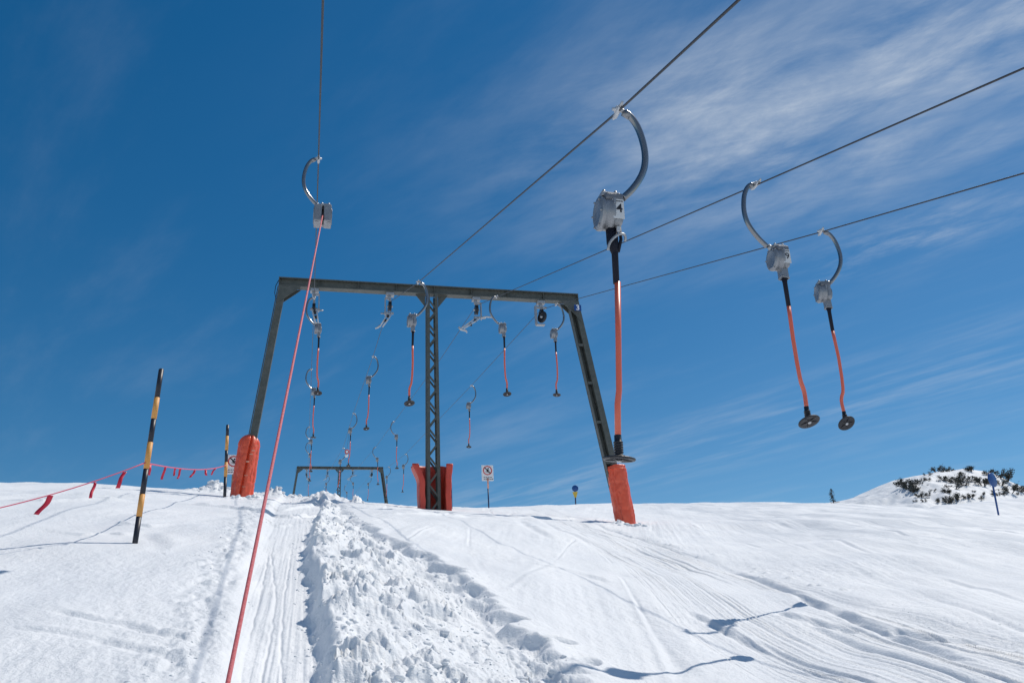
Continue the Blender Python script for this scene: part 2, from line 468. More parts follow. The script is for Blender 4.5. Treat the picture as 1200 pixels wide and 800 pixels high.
# ------------------------------------------------------------------ mesh kit
class MB:
    def __init__(self):
        self.v = []; self.f = []; self.mi = []; self.sm = []

    def add(self, vs, fs, mi=0, smooth=False, mx=None):
        o = len(self.v)
        for p in vs:
            p = Vector(p)
            self.v.append(tuple(mx @ p) if mx is not None else tuple(p))
        for f in fs:
            self.f.append([i + o for i in f]); self.mi.append(mi); self.sm.append(smooth)
        return self

    def box(self, c, s, mx=None, mi=0, bev=0.0):
        bm = bmesh.new()
        bmesh.ops.create_cube(bm, size=1)
        for v in bm.verts:
            v.co = Vector((v.co.x * s[0] + c[0], v.co.y * s[1] + c[1], v.co.z * s[2] + c[2]))
        if bev:
            bmesh.ops.bevel(bm, geom=bm.edges[:], offset=bev, segments=2, affect='EDGES', profile=.5)
        bm.verts.index_update()
        self.add([v.co.copy() for v in bm.verts], [[v.index for v in f.verts] for f in bm.faces], mi, False, mx)
        bm.free()
        return self

    def tube(self, pts, r, n=12, mi=0, smooth=True, mx=None, cap=True):
        pts = [Vector(p) for p in pts]
        rs = r if isinstance(r, (list, tuple)) else [r] * len(pts)
        vs = []; fs = []
        up = None
        for i, p in enumerate(pts):
            t = (pts[min(i + 1, len(pts) - 1)] - pts[max(i - 1, 0)]).normalized()
            if up is None:
                up = Vector((0, 0, 1)) if abs(t.z) < .9 else Vector((1, 0, 0))
            a = t.cross(up).normalized(); b = a.cross(t).normalized(); up = b
            for k in range(n):
                an = 2 * PI * k / n
                vs.append(p + (a * math.cos(an) + b * math.sin(an)) * rs[i])
        for i in range(len(pts) - 1):
            for k in range(n):
                k2 = (k + 1) % n
                fs.append([i * n + k, i * n + k2, (i + 1) * n + k2, (i + 1) * n + k])
        self.add(vs, fs, mi, smooth, mx)
        if cap:
            o = [list(range(n))[::-1], [(len(pts) - 1) * n + k for k in range(n)]]
            self.add(vs, o, mi, False, mx)
        return self

    def lathe(self, prof, n=32, mi=0, smooth=True, mx=None):
        # prof: (radius, z) along local Z
        vs = []; fs = []
        for r, z in prof:
            for k in range(n):
                an = 2 * PI * k / n
                vs.append((r * math.cos(an), r * math.sin(an), z))
        for i in range(len(prof) - 1):
            for k in range(n):
                k2 = (k + 1) % n
                fs.append([i * n + k, i * n + k2, (i + 1) * n + k2, (i + 1) * n + k])
        return self.add(vs, fs, mi, smooth, mx)

    def prism(self, poly, a, b, mx=None, mi=0):
        # poly in local XZ, extruded along Y from a to b
        n = len(poly)
        vs = [(p[0], a, p[1]) for p in poly] + [(p[0], b, p[1]) for p in poly]
        fs = [list(range(n)), list(range(n, 2 * n))[::-1]]
        for i in range(n):
            j = (i + 1) % n
            fs.append([i, i + n, j + n, j])
        return self.add(vs, fs, mi, False, mx)

    def bar(self, p, q, w, h, mi=0, side=(0, 1, 0)):
        p = Vector(p); q = Vector(q)
        t = (q - p).normalized(); s = Vector(side)
        a = t.cross(s).normalized(); b = a.cross(t).normalized()
        vs = []
        for e in (p, q):
            for sx, sy in ((-1, -1), (1, -1), (1, 1), (-1, 1)):
                vs.append(e + a * (sx * w / 2) + b * (sy * h / 2))
        return self.add(vs, [[0, 1, 2, 3][::-1], [4, 5, 6, 7], [0, 1, 5, 4], [1, 2, 6, 5], [2, 3, 7, 6], [3, 0, 4, 7]], mi)

    def mesh(self, name, mats):
        me = bpy.data.meshes.new(name)
        me.from_pydata(self.v, [], self.f)
        for m in (mats if isinstance(mats, (list, tuple)) else [mats]):
            me.materials.append(m)
        me.polygons.foreach_set('material_index', self.mi)
        me.polygons.foreach_set('use_smooth', self.sm)
        me.update()
        bm = bmesh.new(); bm.from_mesh(me)
        bmesh.ops.remove_doubles(bm, verts=bm.verts, dist=1e-5)
        bmesh.ops.recalc_face_normals(bm, faces=bm.faces)
        bm.to_mesh(me); bm.free()
        return me

    def build(self, name, mats, parent=None, loc=None):
        o = bpy.data.objects.new(name, self.mesh(name, mats))
        C.objects.link(o)
        if parent:
            o.parent = parent
        if loc is not None:
            o.location = loc
        return o


def tag(o, label, cat, group=None):
    o['label'] = label; o['category'] = cat
    if group:
        o['group'] = group
    return o


def thing(name, label, cat, loc=(0, 0, 0), group=None):
    o = bpy.data.objects.new(name, None)
    o.empty_display_size = .1
    C.objects.link(o)
    o.location = loc
    return tag(o, label, cat, group)


def copy_tree(o, parent=None):
    c = o.copy(); C.objects.link(c)
    if parent:
        c.parent = parent
    for ch in [k for k in o.children]:
        copy_tree(ch, c)
    return c


def text_mesh(s, size, depth=.002, bold=0.0):
    cu = bpy.data.curves.new('txt', 'FONT')
    cu.body = s; cu.size = size; cu.extrude = depth; cu.offset = bold
    cu.align_x = 'CENTER'; cu.align_y = 'CENTER'
    o = bpy.data.objects.new('txt', cu)
    C.objects.link(o)
    bpy.context.view_layer.update()
    dg = bpy.context.evaluated_depsgraph_get()
    me = bpy.data.meshes.new_from_object(o.evaluated_get(dg))
    C.objects.unlink(o); bpy.data.objects.remove(o)
    return me


def text_obj(name, s, size, m, parent, loc, rot, depth=.002, bold=0.0):
    me = text_mesh(s, size, depth, bold)
    me.materials.clear(); me.materials.append(m)
    o = bpy.data.objects.new(name, me); C.objects.link(o)
    o.parent = parent; o.location = loc; o.rotation_euler = rot
    return o


# ------------------------------------------------------------------ the setting
def build_ground():
    az = np.concatenate([np.arange(-180, -30, 3.0), np.arange(-30, -19, .5), np.arange(-19, 48, .055), np.arange(48, 60, .4), np.arange(60, 180, 3.0)])
    d = [.25, .6, 1, 1.5, 2, 2.5, 3, 3.4, 3.8, 4.1]
    while d[-1] < 40: d.append(d[-1] * 1.0031)
    while d[-1] < 250: d.append(d[-1] * 1.012)
    while d[-1] < 3000: d.append(d[-1] * 1.12)
    d = np.array(d)
    A, D = np.meshgrid(az, d)
    z = np.empty(A.shape)
    for i in range(0, len(d), 64):
        z[i:i + 64] = ground_az(A[i:i + 64].ravel(), D[i:i + 64].ravel()).reshape(A[i:i + 64].shape)
    X = np.sin(np.radians(A)) * D; Y = np.cos(np.radians(A)) * D
    nr, nc = A.shape
    co = np.stack([X, Y, z], -1).reshape(-1, 3)
    co = np.vstack([co, [[0, 0, -1.7]]])
    i = np.arange(nr - 1)[:, None] * nc; j = np.arange(nc)[None, :]; j2 = (j + 1) % nc
    quads = np.stack([i + j, i + j2, i + nc + j2, i + nc + j], -1).reshape(-1, 4)[:, ::-1]
    jj = np.arange(nc)
    tris = np.stack([np.full(nc, nr * nc), (jj + 1) % nc, jj], -1)
    loops = np.concatenate([quads.ravel(), tris.ravel()]).astype(np.int32)
    nq = len(quads)
    starts = np.concatenate([np.arange(nq) * 4, nq * 4 + np.arange(nc) * 3]).astype(np.int32)
    totals = np.concatenate([np.full(nq, 4), np.full(nc, 3)]).astype(np.int32)
    me = bpy.data.meshes.new('snow_ground')
    me.vertices.add(len(co)); me.vertices.foreach_set('co', co.astype(np.float32).ravel())
    me.loops.add(len(loops)); me.loops.foreach_set('vertex_index', loops)
    me.polygons.add(len(starts)); me.polygons.foreach_set('loop_start', starts); me.polygons.foreach_set('loop_total', totals)
    me.polygons.foreach_set('use_smooth', np.ones(len(starts), bool))
    me.update(calc_edges=True)
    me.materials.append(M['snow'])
    o = bpy.data.objects.new('snow_ground', me); C.objects.link(o)
    o['kind'] = 'structure'
    return o


ground = build_ground()

def build_clods():
    """broken crumbs of snow lying on the trodden bank and beside the tracks"""
    rng = np.random.default_rng(11)
    bm = bmesh.new(); bmesh.ops.create_icosphere(bm, subdivisions=2, radius=1)
    bm.verts.index_update()
    bv = np.array([v.co[:] for v in bm.verts]); bf = np.array([[v.index for v in f.verts] for f in bm.faces]); bm.free()
    tpl = []
    for k in range(8):
        n = np.zeros(len(bv))
        for q in range(7):
            dr = rng.normal(size=3); dr /= np.linalg.norm(dr)
            n = np.minimum(n, .75 - (bv @ dr) * rng.uniform(.9, 1.25) + .12)   # knock flat faces off the lump
        tpl.append(bv * (1 + np.clip(n, -.42, 0) + rng.normal(0, .05, len(bv)))[:, None])
    px, py, ss = [], [], []
    N_ = 2000
    ys = 5.2 + 15 * rng.random(N_) ** 1.6
    xa = np.interp(ys, *TRR); xb = np.interp(ys, *BKR)
    u = rng.beta(1.1, 1.3, N_)
    px.append(xa + .04 + u * (xb - xa + .08)); py.append(ys); ss.append(.007 + .030 * rng.random(N_) ** 5)
    N2 = 260
    ys = 5.4 + 14 * rng.random(N2) ** 1.3
    px.append(np.interp(ys, *TRR) + rng.normal(-.04, .07, N2)); py.append(ys); ss.append(.006 + .016 * rng.random(N2) ** 4)
    N3 = 240
    ys = 5.4 + 16 * rng.random(N3) ** 1.3
    px.append(np.interp(ys, *TRL) - .32 + rng.normal(0, .17, N3)); py.append(ys); ss.append(.005 + .014 * rng.random(N3) ** 4)
    N4 = 90
    ys = 6.2 + 15 * rng.random(N4) ** 1.2
    px.append(np.interp(ys, *XHI) + rng.normal(.1, .28, N4)); py.append(ys); ss.append(.005 + .012 * rng.random(N4) ** 4)
    N5 = 160
    for (p, hh, rad) in MOUNDS:
        q = hit(*p); px.append(q.x + rng.normal(0, rad * .6, 22)); py.append(q.y + rng.normal(0, rad * .6, 22)); ss.append(.02 + .07 * rng.random(22) ** 3)
    px = np.concatenate(px); py = np.concatenate(py); ss = np.concatenate(ss)
    pz = ground_az(np.degrees(np.arctan2(px, py)), np.hypot(px, py))
    V = []; Fc = []
    for i_ in range(len(px)):
        t_ = tpl[i_ % 8] * (ss[i_] * np.array([rng.uniform(.8, 1.4), rng.uniform(.8, 1.3), rng.uniform(.5, .8)]))
        a = rng.uniform(0, 6.28); ca, sa = math.cos(a), math.sin(a)
        R = np.array([[ca, -sa, 0], [sa, ca, 0], [0, 0, 1]])
        V.append(t_ @ R.T + [px[i_], py[i_], pz[i_] - ss[i_] * .12]); Fc.append(bf + i_ * len(bv))
    me = bpy.data.meshes.new('snow_crumbs')
    V = np.concatenate(V); Fc = np.concatenate(Fc)
    me.vertices.add(len(V)); me.vertices.foreach_set('co', V.astype(np.float32).ravel())
    me.loops.add(Fc.size); me.loops.foreach_set('vertex_index', Fc.astype(np.int32).ravel())
    me.polygons.add(len(Fc)); me.polygons.foreach_set('loop_start', np.arange(len(Fc), dtype=np.int32) * 3); me.polygons.foreach_set('loop_total', np.full(len(Fc), 3, np.int32))
    me.update(calc_edges=True)
    me.polygons.foreach_set('use_smooth', np.ones(len(Fc), bool))
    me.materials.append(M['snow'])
    o = bpy.data.objects.new('snow_crumbs', me); C.objects.link(o); o['kind'] = 'stuff'
    o['label'] = 'loose broken snow crumbs lying over the trodden bank'; o['category'] = 'snow'


build_clods()

# the hill beyond, on the right
_hs = [(968, 592), (985, 589), (1000, 583), (1020, 573.5), (1045, 564), (1070, 557), (1100, 551), (1130, 549), (1150, 552), (1165, 556), (1185, 565), (1200, 571), (1260, 600)]
_hill_az = [30.0] + [azt(*p)[0] for p in _hs] + [56]
_hill_t = [.13] + [azt(*p)[1] for p in _hs] + [.10]


def hill_z(az, d):
    g = base(az, d)
    T = np.interp(az, _hill_az, _hill_t)
    top = T * 150 - base(az, np.full(np.shape(az), 150.0))
    w = sstep(106, 152, d) ** .8 * (1 - sstep(152, 235, d))
    x = np.sin(np.radians(az)) * d; y = np.cos(np.radians(az)) * d
    nz = (.95 * fbm(x / 11, y / 11, 201, 4) + .12 * fbm(x / 2.5, y / 2.5, 205, 3)) * sstep(0, .35, w) * (1 - .7 * sstep(.8, 1, w))
    return g - .8 + w * (np.maximum(top, -2) + .8) + nz


def build_hill():
    az = np.arange(29, 58, .08); d = np.arange(98, 240, .6)
    A, D = np.meshgrid(az, d)
    z = hill_z(A.ravel(), D.ravel())
    co = np.stack([np.sin(np.radians(A)).ravel() * D.ravel(), np.cos(np.radians(A)).ravel() * D.ravel(), z], -1)
    nr, nc = A.shape
    i = np.arange(nr - 1)[:, None] * nc; j = np.arange(nc - 1)[None, :]
    q = np.stack([i + j, i + j + 1, i + nc + j + 1, i + nc + j], -1).reshape(-1, 4)[:, ::-1]
    me = bpy.data.meshes.new('hill')
    me.from_pydata(co.tolist(), [], q.tolist())
    me.polygons.foreach_set('use_smooth', [True] * len(me.polygons))
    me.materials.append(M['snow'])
    o = bpy.data.objects.new('hill', me); C.objects.link(o); o['kind'] = 'structure'


build_hill()


def hill_hit(px, py):
    az, t = azt(px, py)
    ds = np.arange(100, 190, .25)
    tt = hill_z(np.full(ds.shape, az), ds) / ds
    k = np.where(tt >= t)[0]
    i = k[0] if len(k) else int(np.argmax(tt))
    r = math.radians(az)
    return Vector((math.sin(r) * ds[i], math.cos(r) * ds[i], tt[i] * ds[i]))


# ------------------------------------------------------------------ dwarf pines
def pine_bush_mesh(seed, wide=1.0):
    rnd = random.Random(seed)
    mb = MB()
    nst = 7
    tips = []
    for i in range(nst):
        a = rnd.uniform(0, 2 * PI); r = rnd.uniform(.15, .48) * wide; h = rnd.uniform(.35, 1.0) * (1 - .4 * r)
        mid = (math.cos(a) * r * .6, math.sin(a) * r * .6, h * .4)
        tip = (math.cos(a) * r, math.sin(a) * r, h)
        mb.tube([(0, 0, -.1), mid, tip], [.03, .022, .01], 5, 1)
        tips.append((Vector(mid), Vector(tip)))
    for mid, tip in tips:
        for k in range(58):
            p = mid.lerp(tip, rnd.random() ** .7) + Vector((rnd.gauss(0, .085), rnd.gauss(0, .085), rnd.gauss(0, .065)))
            d = Vector((rnd.gauss(0, .6), rnd.gauss(0, .6), rnd.uniform(.2, 1))).normalized()
            s = rnd.uniform(.05, .11)
            w = d.cross(Vector((rnd.random(), rnd.random(), rnd.random()))).normalized() * s * .35
            mb.add([p - w, p + w, p + d * s + w * .3, p + d * s - w * .3], [[0, 1, 2, 3]], 0)
    return mb.mesh('dwarf_pine', [M['needle'], M['bark']])


bush_meshes = [pine_bush_mesh(i, 1.0 + .25 * (i % 3)) for i in range(5)]
BUSH = [(1098, 552.5, 10), (1106, 553, 9), (1112, 552.5, 8), (1059, 570, 12), (1064, 573, 8), (1072, 571, 11), (1070, 577, 10), (1088, 557, 6), (1087, 563, 6),
        (1106, 563, 7), (1120, 566, 10), (1127, 565, 13), (1119, 573, 9), (1130, 569, 9), (1128, 557, 6), (1138, 552.5, 8), (1134, 551.5, 6), (1141, 566, 8), (1146, 564, 7),
        (1153, 569, 10), (1158, 557, 8), (1160, 568, 8), (1171, 560, 10), (1173, 569, 9), (1180, 564, 13), (1185, 578, 12), (1079, 583, 8), (1093, 576, 5),
        (1108, 577, 7), (1113, 578, 6), (1122, 588, 9), (1115, 590, 7), (1110, 588, 6), (1134, 585, 7), (1139, 583, 6), (1150, 586, 6), (1164, 580, 5), (1088, 581, 5), (1176, 580, 6), (1098, 589, 5), (1196, 576, 9)]
_r = random.Random(21)
for _k in range(34):
    _x = _r.uniform(1055, 1197); _lo = 556 + abs(_x - 1128) * .12
    BUSH.append((_x, _r.uniform(_lo + 1, 590 - max(0, _x - 1150) * .2), _r.uniform(1.8, 4.2)))
SPEC = {0: 'dark dwarf pine at the left end of the bushes on the hilltop skyline', 3: 'dark dwarf pine farthest left on the snowy hillside',
        24: 'rounded dark dwarf pine standing out on the right shoulder of the snowy hill', 11: 'largest dark dwarf pine clump in the middle of the snowy hill',
        15: 'low dark dwarf pine on the highest point of the hill crest', 25: 'dwarf pine low on the hill just right of the blue marker post'}
for i, (px, py, sz) in enumerate(BUSH):
    p = hill_hit(px, py)
    o = bpy.data.objects.new('dwarf_pine', bush_meshes[i % 5])
    C.objects.link(o)
    s = sz * .165 * random.uniform(.9, 1.15)
    o.location = p + Vector((0, 0, -.1))
    o.scale = (s * 1.15, s * 1.15, s * random.uniform(.75, 1.0)); o.rotation_euler = (0, 0, random.uniform(0, 6.28))
    tag(o, SPEC.get(i, 'small dark dwarf pine bush scattered on the snowy far hill'), 'shrub', 'dwarf pines on the far hill')

# lone little spruce on the crest
p = at_dist(977, 590, 82.0)
sp = thing('young_spruce', 'tiny lone spruce on the snow crest at the left foot of the far hill', 'tree', (p.x, p.y, gz(p.x, p.y) - .05))
tb = MB(); tb.tube([(0, 0, 0), (0.02, 0, .9), (0, 0, 1.9)], [.06, .045, .01], 8); tb.build('trunk', M['bark'], sp)
cb = MB(); rnd = random.Random(3)
for lv in range(15):
    z = .35 + lv * .108; R = (.62 * (1 - lv / 15.5) + .12) * rnd.uniform(.6, 1.15)
    for k in range(8):
        a = rnd.uniform(0, 6.28); rr = R * rnd.uniform(.6, 1)
        q = Vector((math.cos(a), math.sin(a), 0)); w = Vector((-q.y, q.x, 0)) * .05
        cb.add([(0, 0, z), q * rr * .6 + w + Vector((0, 0, z - .04)), q * rr + Vector((0, 0, z - .12)), q * rr * .6 - w + Vector((0, 0, z - .06))], [[0, 1, 2, 3]])
cb.build('crown', M['needle'], sp)

# ------------------------------------------------------------------ lift cables
CX = [-.04, 2.32, 5.13, 7.33]
SL = math.tan(math.radians(19.73))


def sight_y(c, px, py):
    r = ray(px, py)
    y = CX[c] * r.y / r.x
    return (y, r.z * y / r.y)


CAB = [
    [(-14, 11.29 - 39 * SL + .3), (10.2, at(372, 187, 10.2).z), (25, 11.29), (35, 12.75), (56, 16.35), (66, 18.0), (98.5, 23.8)],
    [sight_y(1, 866, 0), sight_y(1, 724, 131), sight_y(1, 490, 331), (25, 11.49), sight_y(1, 437, 418), sight_y(1, 414, 484.5), sight_y(1, 402, 525), (98.5, 23.5)],
    [sight_y(2, 1200, 80), sight_y(2, 886, 217), sight_y(2, 582, 348), (25, 11.52), sight_y(2, 516, 421), sight_y(2, 462, 494), sight_y(2, 440, 524), (98.5, 23.4)],
    [sight_y(3, 1200, 203), sight_y(3, 962, 272), sight_y(3, 652, 357), (25, 11.49), sight_y(3, 552, 452), sight_y(3, 475, 532), sight_y(3, 455, 547), (98.5, 23.5)],
]
for c in range(4):
    P = CAB[c]
    if c:
        y0, z0 = P[0]; y1, z1 = P[1]
        s = (z1 - z0) / (y1 - y0)
        P.insert(0, (-14, z0 + (-14 - y0) * s))
    P.append((170, P[-1][1] + 71.5 * .145))


def zc(c, y):
    return float(np.interp(y, [p[0] for p in CAB[c]], [p[1] for p in CAB[c]]))


CLAB = ['leftmost steel haul cable running uphill above the ski track', 'steel haul cable passing just left of the middle column with drag bar 4',
        'steel haul cable passing just right of the middle column with drag bar 9', 'rightmost steel haul cable, lowest at the right edge']
for c in range(4):
    mb = MB()
    # straight spans with a little extra sag between fixed points
    pts = []
    for (ya, za), (yb, zb) in zip(CAB[c][:-1], CAB[c][1:]):
        for k in range(4):
            u = k / 4
            pts.append((CX[c], ya + (yb - ya) * u, za + (zb - za) * u))
    pts.append((CX[c], *CAB[c][-1]))
    mb.tube(pts, .0095, 8)
    o = mb.build('haul_cable', M['cable'])
    tag(o, CLAB[c], 'cable', 'haul cables of the drag lift')

# ------------------------------------------------------------------ pylon
GY = 25.0


def build_pylon():
    t = thing('lift_pylon', 'near grey green portal pylon with lattice middle column and blue number 3', 'pylon', (3.64, GY, 4.8), 'portal pylons of the drag lift')
    W = Matrix.Translation((-3.64, -GY, -4.8))

    def part(mb, name, m, par=t):
        mb.v = [tuple(W @ Vector(v)) for v in mb.v]
        o = mb.build(name, m)
        o.parent = par
        return o
    # crossbeam: H section
    mb = MB()
    x0, x1 = -1.14, 8.63; L = x1 - x0; cx = (x0 + x1) / 2
    mb.box((cx, GY, 12.09), (L, .26, .03)); mb.box((cx, GY, 11.82), (L, .26, .03)); mb.box((cx, GY, 11.955), (L - .01, .03, .24))
    for k in range(1, 8):
        xx = x0 + L * k / 8
        mb.box((xx, GY, 11.955), (.012, .24, .24))
    mb.box((x0 + .01, GY, 11.955), (.02, .25, .24)); mb.box((x1 - .01, GY, 11.955), (.02, .25, .24))
    part(mb, 'crossbeam', M['paint'])
    # legs
    mb = MB()
    a = Vector((-1.02, GY, 11.805)); b = Vector((-1.86, GY, 4.6))
    mb.bar(a, b, .21, .24)
    mb.bar(a + Vector((-.135, -.05, 0)), b + Vector((-.135, -.05, 0)), .018, .10)
    part(mb, 'leg', M['paint'])
    mb = MB()
    a = Vector((8.45, GY, 11.805)); b = Vector((9.62, GY, 3.9))
    mb.bar(a + Vector((.09, -.11, 0)), b + Vector((.09, -.11, 0)), .19, .02)
    mb.bar(a + Vector((.175, 0, 0)), b + Vector((.175, 0, 0)), .018, .20)
    mb.bar(a + Vector((0, .02, 0)), b + Vector((0, .02, 0)), .02, .20)
    mb.bar(a + Vector((-.10, .10, 0)), b + Vector((-.10, .10, 0)), .17, .018)
    mb.bar(a + Vector((-.17, .0, 0)), b + Vector((-.17, .0, 0)), .02, .18)
    for k in range(1, 6):
        p = a.lerp(b, k / 6 + .03)
        mb.box(p + Vector((-.085, -.10, 0)), (.15, .012, .09))
    part(mb, 'leg', M['paint'])
    # lattice column
    mb = MB()
    for s in (-1, 1):
        for yy in (-.13, .13):
            q0 = Vector((3.66 + s * .135, GY + yy, 11.805)); q1 = Vector((3.63 + s * .17, GY + yy, 4.4))
            mb.bar(q0 + Vector((s * .03, 0, 0)), q1 + Vector((s * .03, 0, 0)), .018, .09)
            mb.bar(q0 + Vector((-s * .016, -.05 if yy < 0 else .05, 0)), q1 + Vector((-s * .016, -.05 if yy < 0 else .05, 0)), .085, .014)
    part(mb, 'column', M['paint'])
    n = 16
    zs = np.linspace(11.65, 4.7, n + 1)
    for yy in (-.155, .155):
        mb = MB()
        for k in range(n):
            s = 1 if k % 2 == 0 else -1
            mb.bar((3.65 - s * .14, GY + yy, zs[k] - .03), (3.65 + s * .14, GY + yy, zs[k + 1] + .03), .055, .03)
        part(mb, 'lacing', M['paint'])
    # gussets
    for poly in ([(-1.13, 11.795), (-.45, 11.795), (-.60, 11.66), (-.96, 11.36), (-1.17, 11.2)], [(8.62, 11.795), (7.95, 11.795), (8.12, 11.66), (8.5, 11.28), (8.72, 10.98)]):
        for yy in (-.13, .13):
            mb = MB(); mb.prism(poly, GY + yy - .006, GY + yy + .006); part(mb, 'gusset_plate', M['paint'])
    for s in (-1, 1):
        mb = MB(); mb.prism([(3.66 + s * .21, 11.795), (3.66 + s * .52, 11.795), (3.66 + s * .21, 11.38)], GY - .012, GY + .012); part(mb, 'gusset_plate', M['paint'])
    # small slack wire at the left corner
    mb = MB(); mb.tube([(-1.14, GY - .1, 12.0), (-1.22, GY - .1, 11.8), (-1.24, GY - .1, 11.55), (-1.19, GY - .1, 11.35), (-1.12, GY - .1, 11.3)], .012, 6); part(mb, 'earth_wire', M['rubber'])
    # sheave assemblies
    for c in range(4):
        x = CX[c]; z = zc(c, 25)
        up = c in (0, 1)
        s = -1 if c in (1, 3) else 1
        mb = MB()
        mb.box((x, GY, 11.745), (.26, .22, .11), bev=.01)
        mb.box((x - .02, GY - .02, 11.62), (.10, .12, .10))
        if c == 3:
            mb.box((x - .20, GY - .02, 11.28), (.05, .16, .66)); mb.box((x - .02, GY - .02, 11.56), (.40, .10, .05)); mb.box((x - .06, GY - .02, 10.93), (.28, .16, .03))
            mb.box((x + .03, GY - .02, 11.52), (.07, .05, .18))
        else:
            mb.box((x + .0, GY - .02, 11.44), (.075, .06, .36))
            mb.box((x + s * .15, GY - .02, 11.30), (.035, .10, .56))
            mb.box((x + s * .075, GY - .02, 11.60), (.18, .08, .04))
            mb.box((x + s * .04, GY - .09, 11.06), (.30, .04, .075), bev=.008)
            mb.tube([(x + s * .16, GY - .02, 11.07), (x + s * .29, GY - .02, 11.07)], .022, 10)
        br = part(mb, 'sheave_bracket', M['galv'])
        # wheel: cable runs over its rim (c 0,1) or under (2,3)
        R = .145
        hubz = z - R - .012 if c < 3 else z - R - .012
        yy = GY
        rim = [(.03, -.05), (R - .03, -.05), (R + .022, -.045), (R + .022, -.026), (R, -.012), (R, .012), (R + .022, .026), (R + .022, .045), (R - .03, .05), (.03, .05), (.03, -.05)]
        mx = Matrix.Translation((x, yy, hubz)) @ Matrix.Rotation(PI / 2, 4, 'Y')
        mb = MB(); mb.lathe(rim, 36, mx=mx)
        wob = part(mb, 'sheave_wheel', M['rubber'], br)
        mb = MB(); mb.tube([(x - .09, yy, hubz), (x + .09, yy, hubz)], .03, 14); part(mb, 'axle', M['galvlight'], br)
        # guide plate below the wheel
        if c == 3:
            mb = MB()
            mb.lathe([(.05, -.03), (.19, -.03), (.20, -.02), (.20, .02), (.19, .03), (.05, .03), (.05, -.03)], 30, mx=Matrix.Translation((x - .02, yy - .14, 11.17)) @ Matrix.Rotation(.5, 4, 'Z') @ Matrix.Rotation(PI / 2, 4, 'Y'))
            part(mb, 'guide_disc', M['rubber'], br)
            mb = MB(); mb.tube([(x - .08, yy - .14, 11.17), (x + .1, yy - .14, 11.17)], .035, 12); part(mb, 'axle', M['galvlight'], br)
        else:
            mb = MB()
            lean = {0: .10, 1: -.26, 2: -.52}[c]
            for off in (-.07, .07):
                pp = []
                for k in range(9):
                    u = k / 8
                    xx = x + s * .02 + off * (1 - .4 * u) + lean * (u ** 1.2)
                    zz = 11.06 - .50 * (u ** .9) * (.85 if c == 2 else 1)
                    pp.append((xx, yy - .12 - .06 * math.sin(u * PI), zz))
                for k in range(8):
                    mb.bar(pp[k], pp[k + 1], .035, .045)
            if c == 2:
                mb.tube([(x + .1, yy - .12, 11.03), (x + .3, yy - .14, 11.08), (x + .52, yy - .16, 11.06)], [.03, .03, .025], 8)
                mb.tube([(x - .62, yy - .12, 10.68), (x - .55, yy - .12, 10.60), (x - .38, yy - .12, 10.56), (x - .36, yy - .12, 10.50)], [.035, .04, .035, .025], 8)
            else:
                e = x + lean
                mb.tube([(e - .05, yy - .12, 10.62), (e - .12 * (1 if c else -1), yy - .12, 10.54), (e - .2 * (1 if c else -.4), yy - .12, 10.5)], [.03, .035, .02], 8)
            part(mb, 'cable_guide', M['galvlight'], br)
            for u in (.25, .55):
                mb = MB()
                mb.lathe([(.015, -.04), (.062, -.04), (.05, 0), (.062, .04), (.015, .04), (.015, -.04)], 18, mx=Matrix.Translation((x + s * .02 + lean * u ** 1.2, yy - .13, 11.06 - .5 * u)) @ Matrix.Rotation(PI / 2, 4, 'Y'))
                part(mb, 'guide_roller', M['rubber'], br)
    return t


pylon = build_pylon()
far = copy_tree(pylon)
far.location = (3.64 - .13, 98.5, 4.8 + 11.99)
far['label'] = 'far small portal pylon standing beyond the snow crest, framed under the near one'

# number plate: only the near pylon shows one
pl = at(677, 360.5, GY - .30)
mb = MB(); mb.box((0, 0, 0), (.245, .012, .215), bev=.004)
plate = mb.build('number_plate', M['plateblue'], pylon, Vector((pl.x, pl.y, pl.z)) - Vector((3.64, GY, 4.8)))
text_obj('numeral', '3', .26, M['white'], plate, (0, -.0095, -.005), (PI / 2, 0, 0), .002, .006)
mb = MB()
mb.box((.0, .09, .0), (.05, .16, .04)); mb.build('plate_clamp', M['galv'], plate)

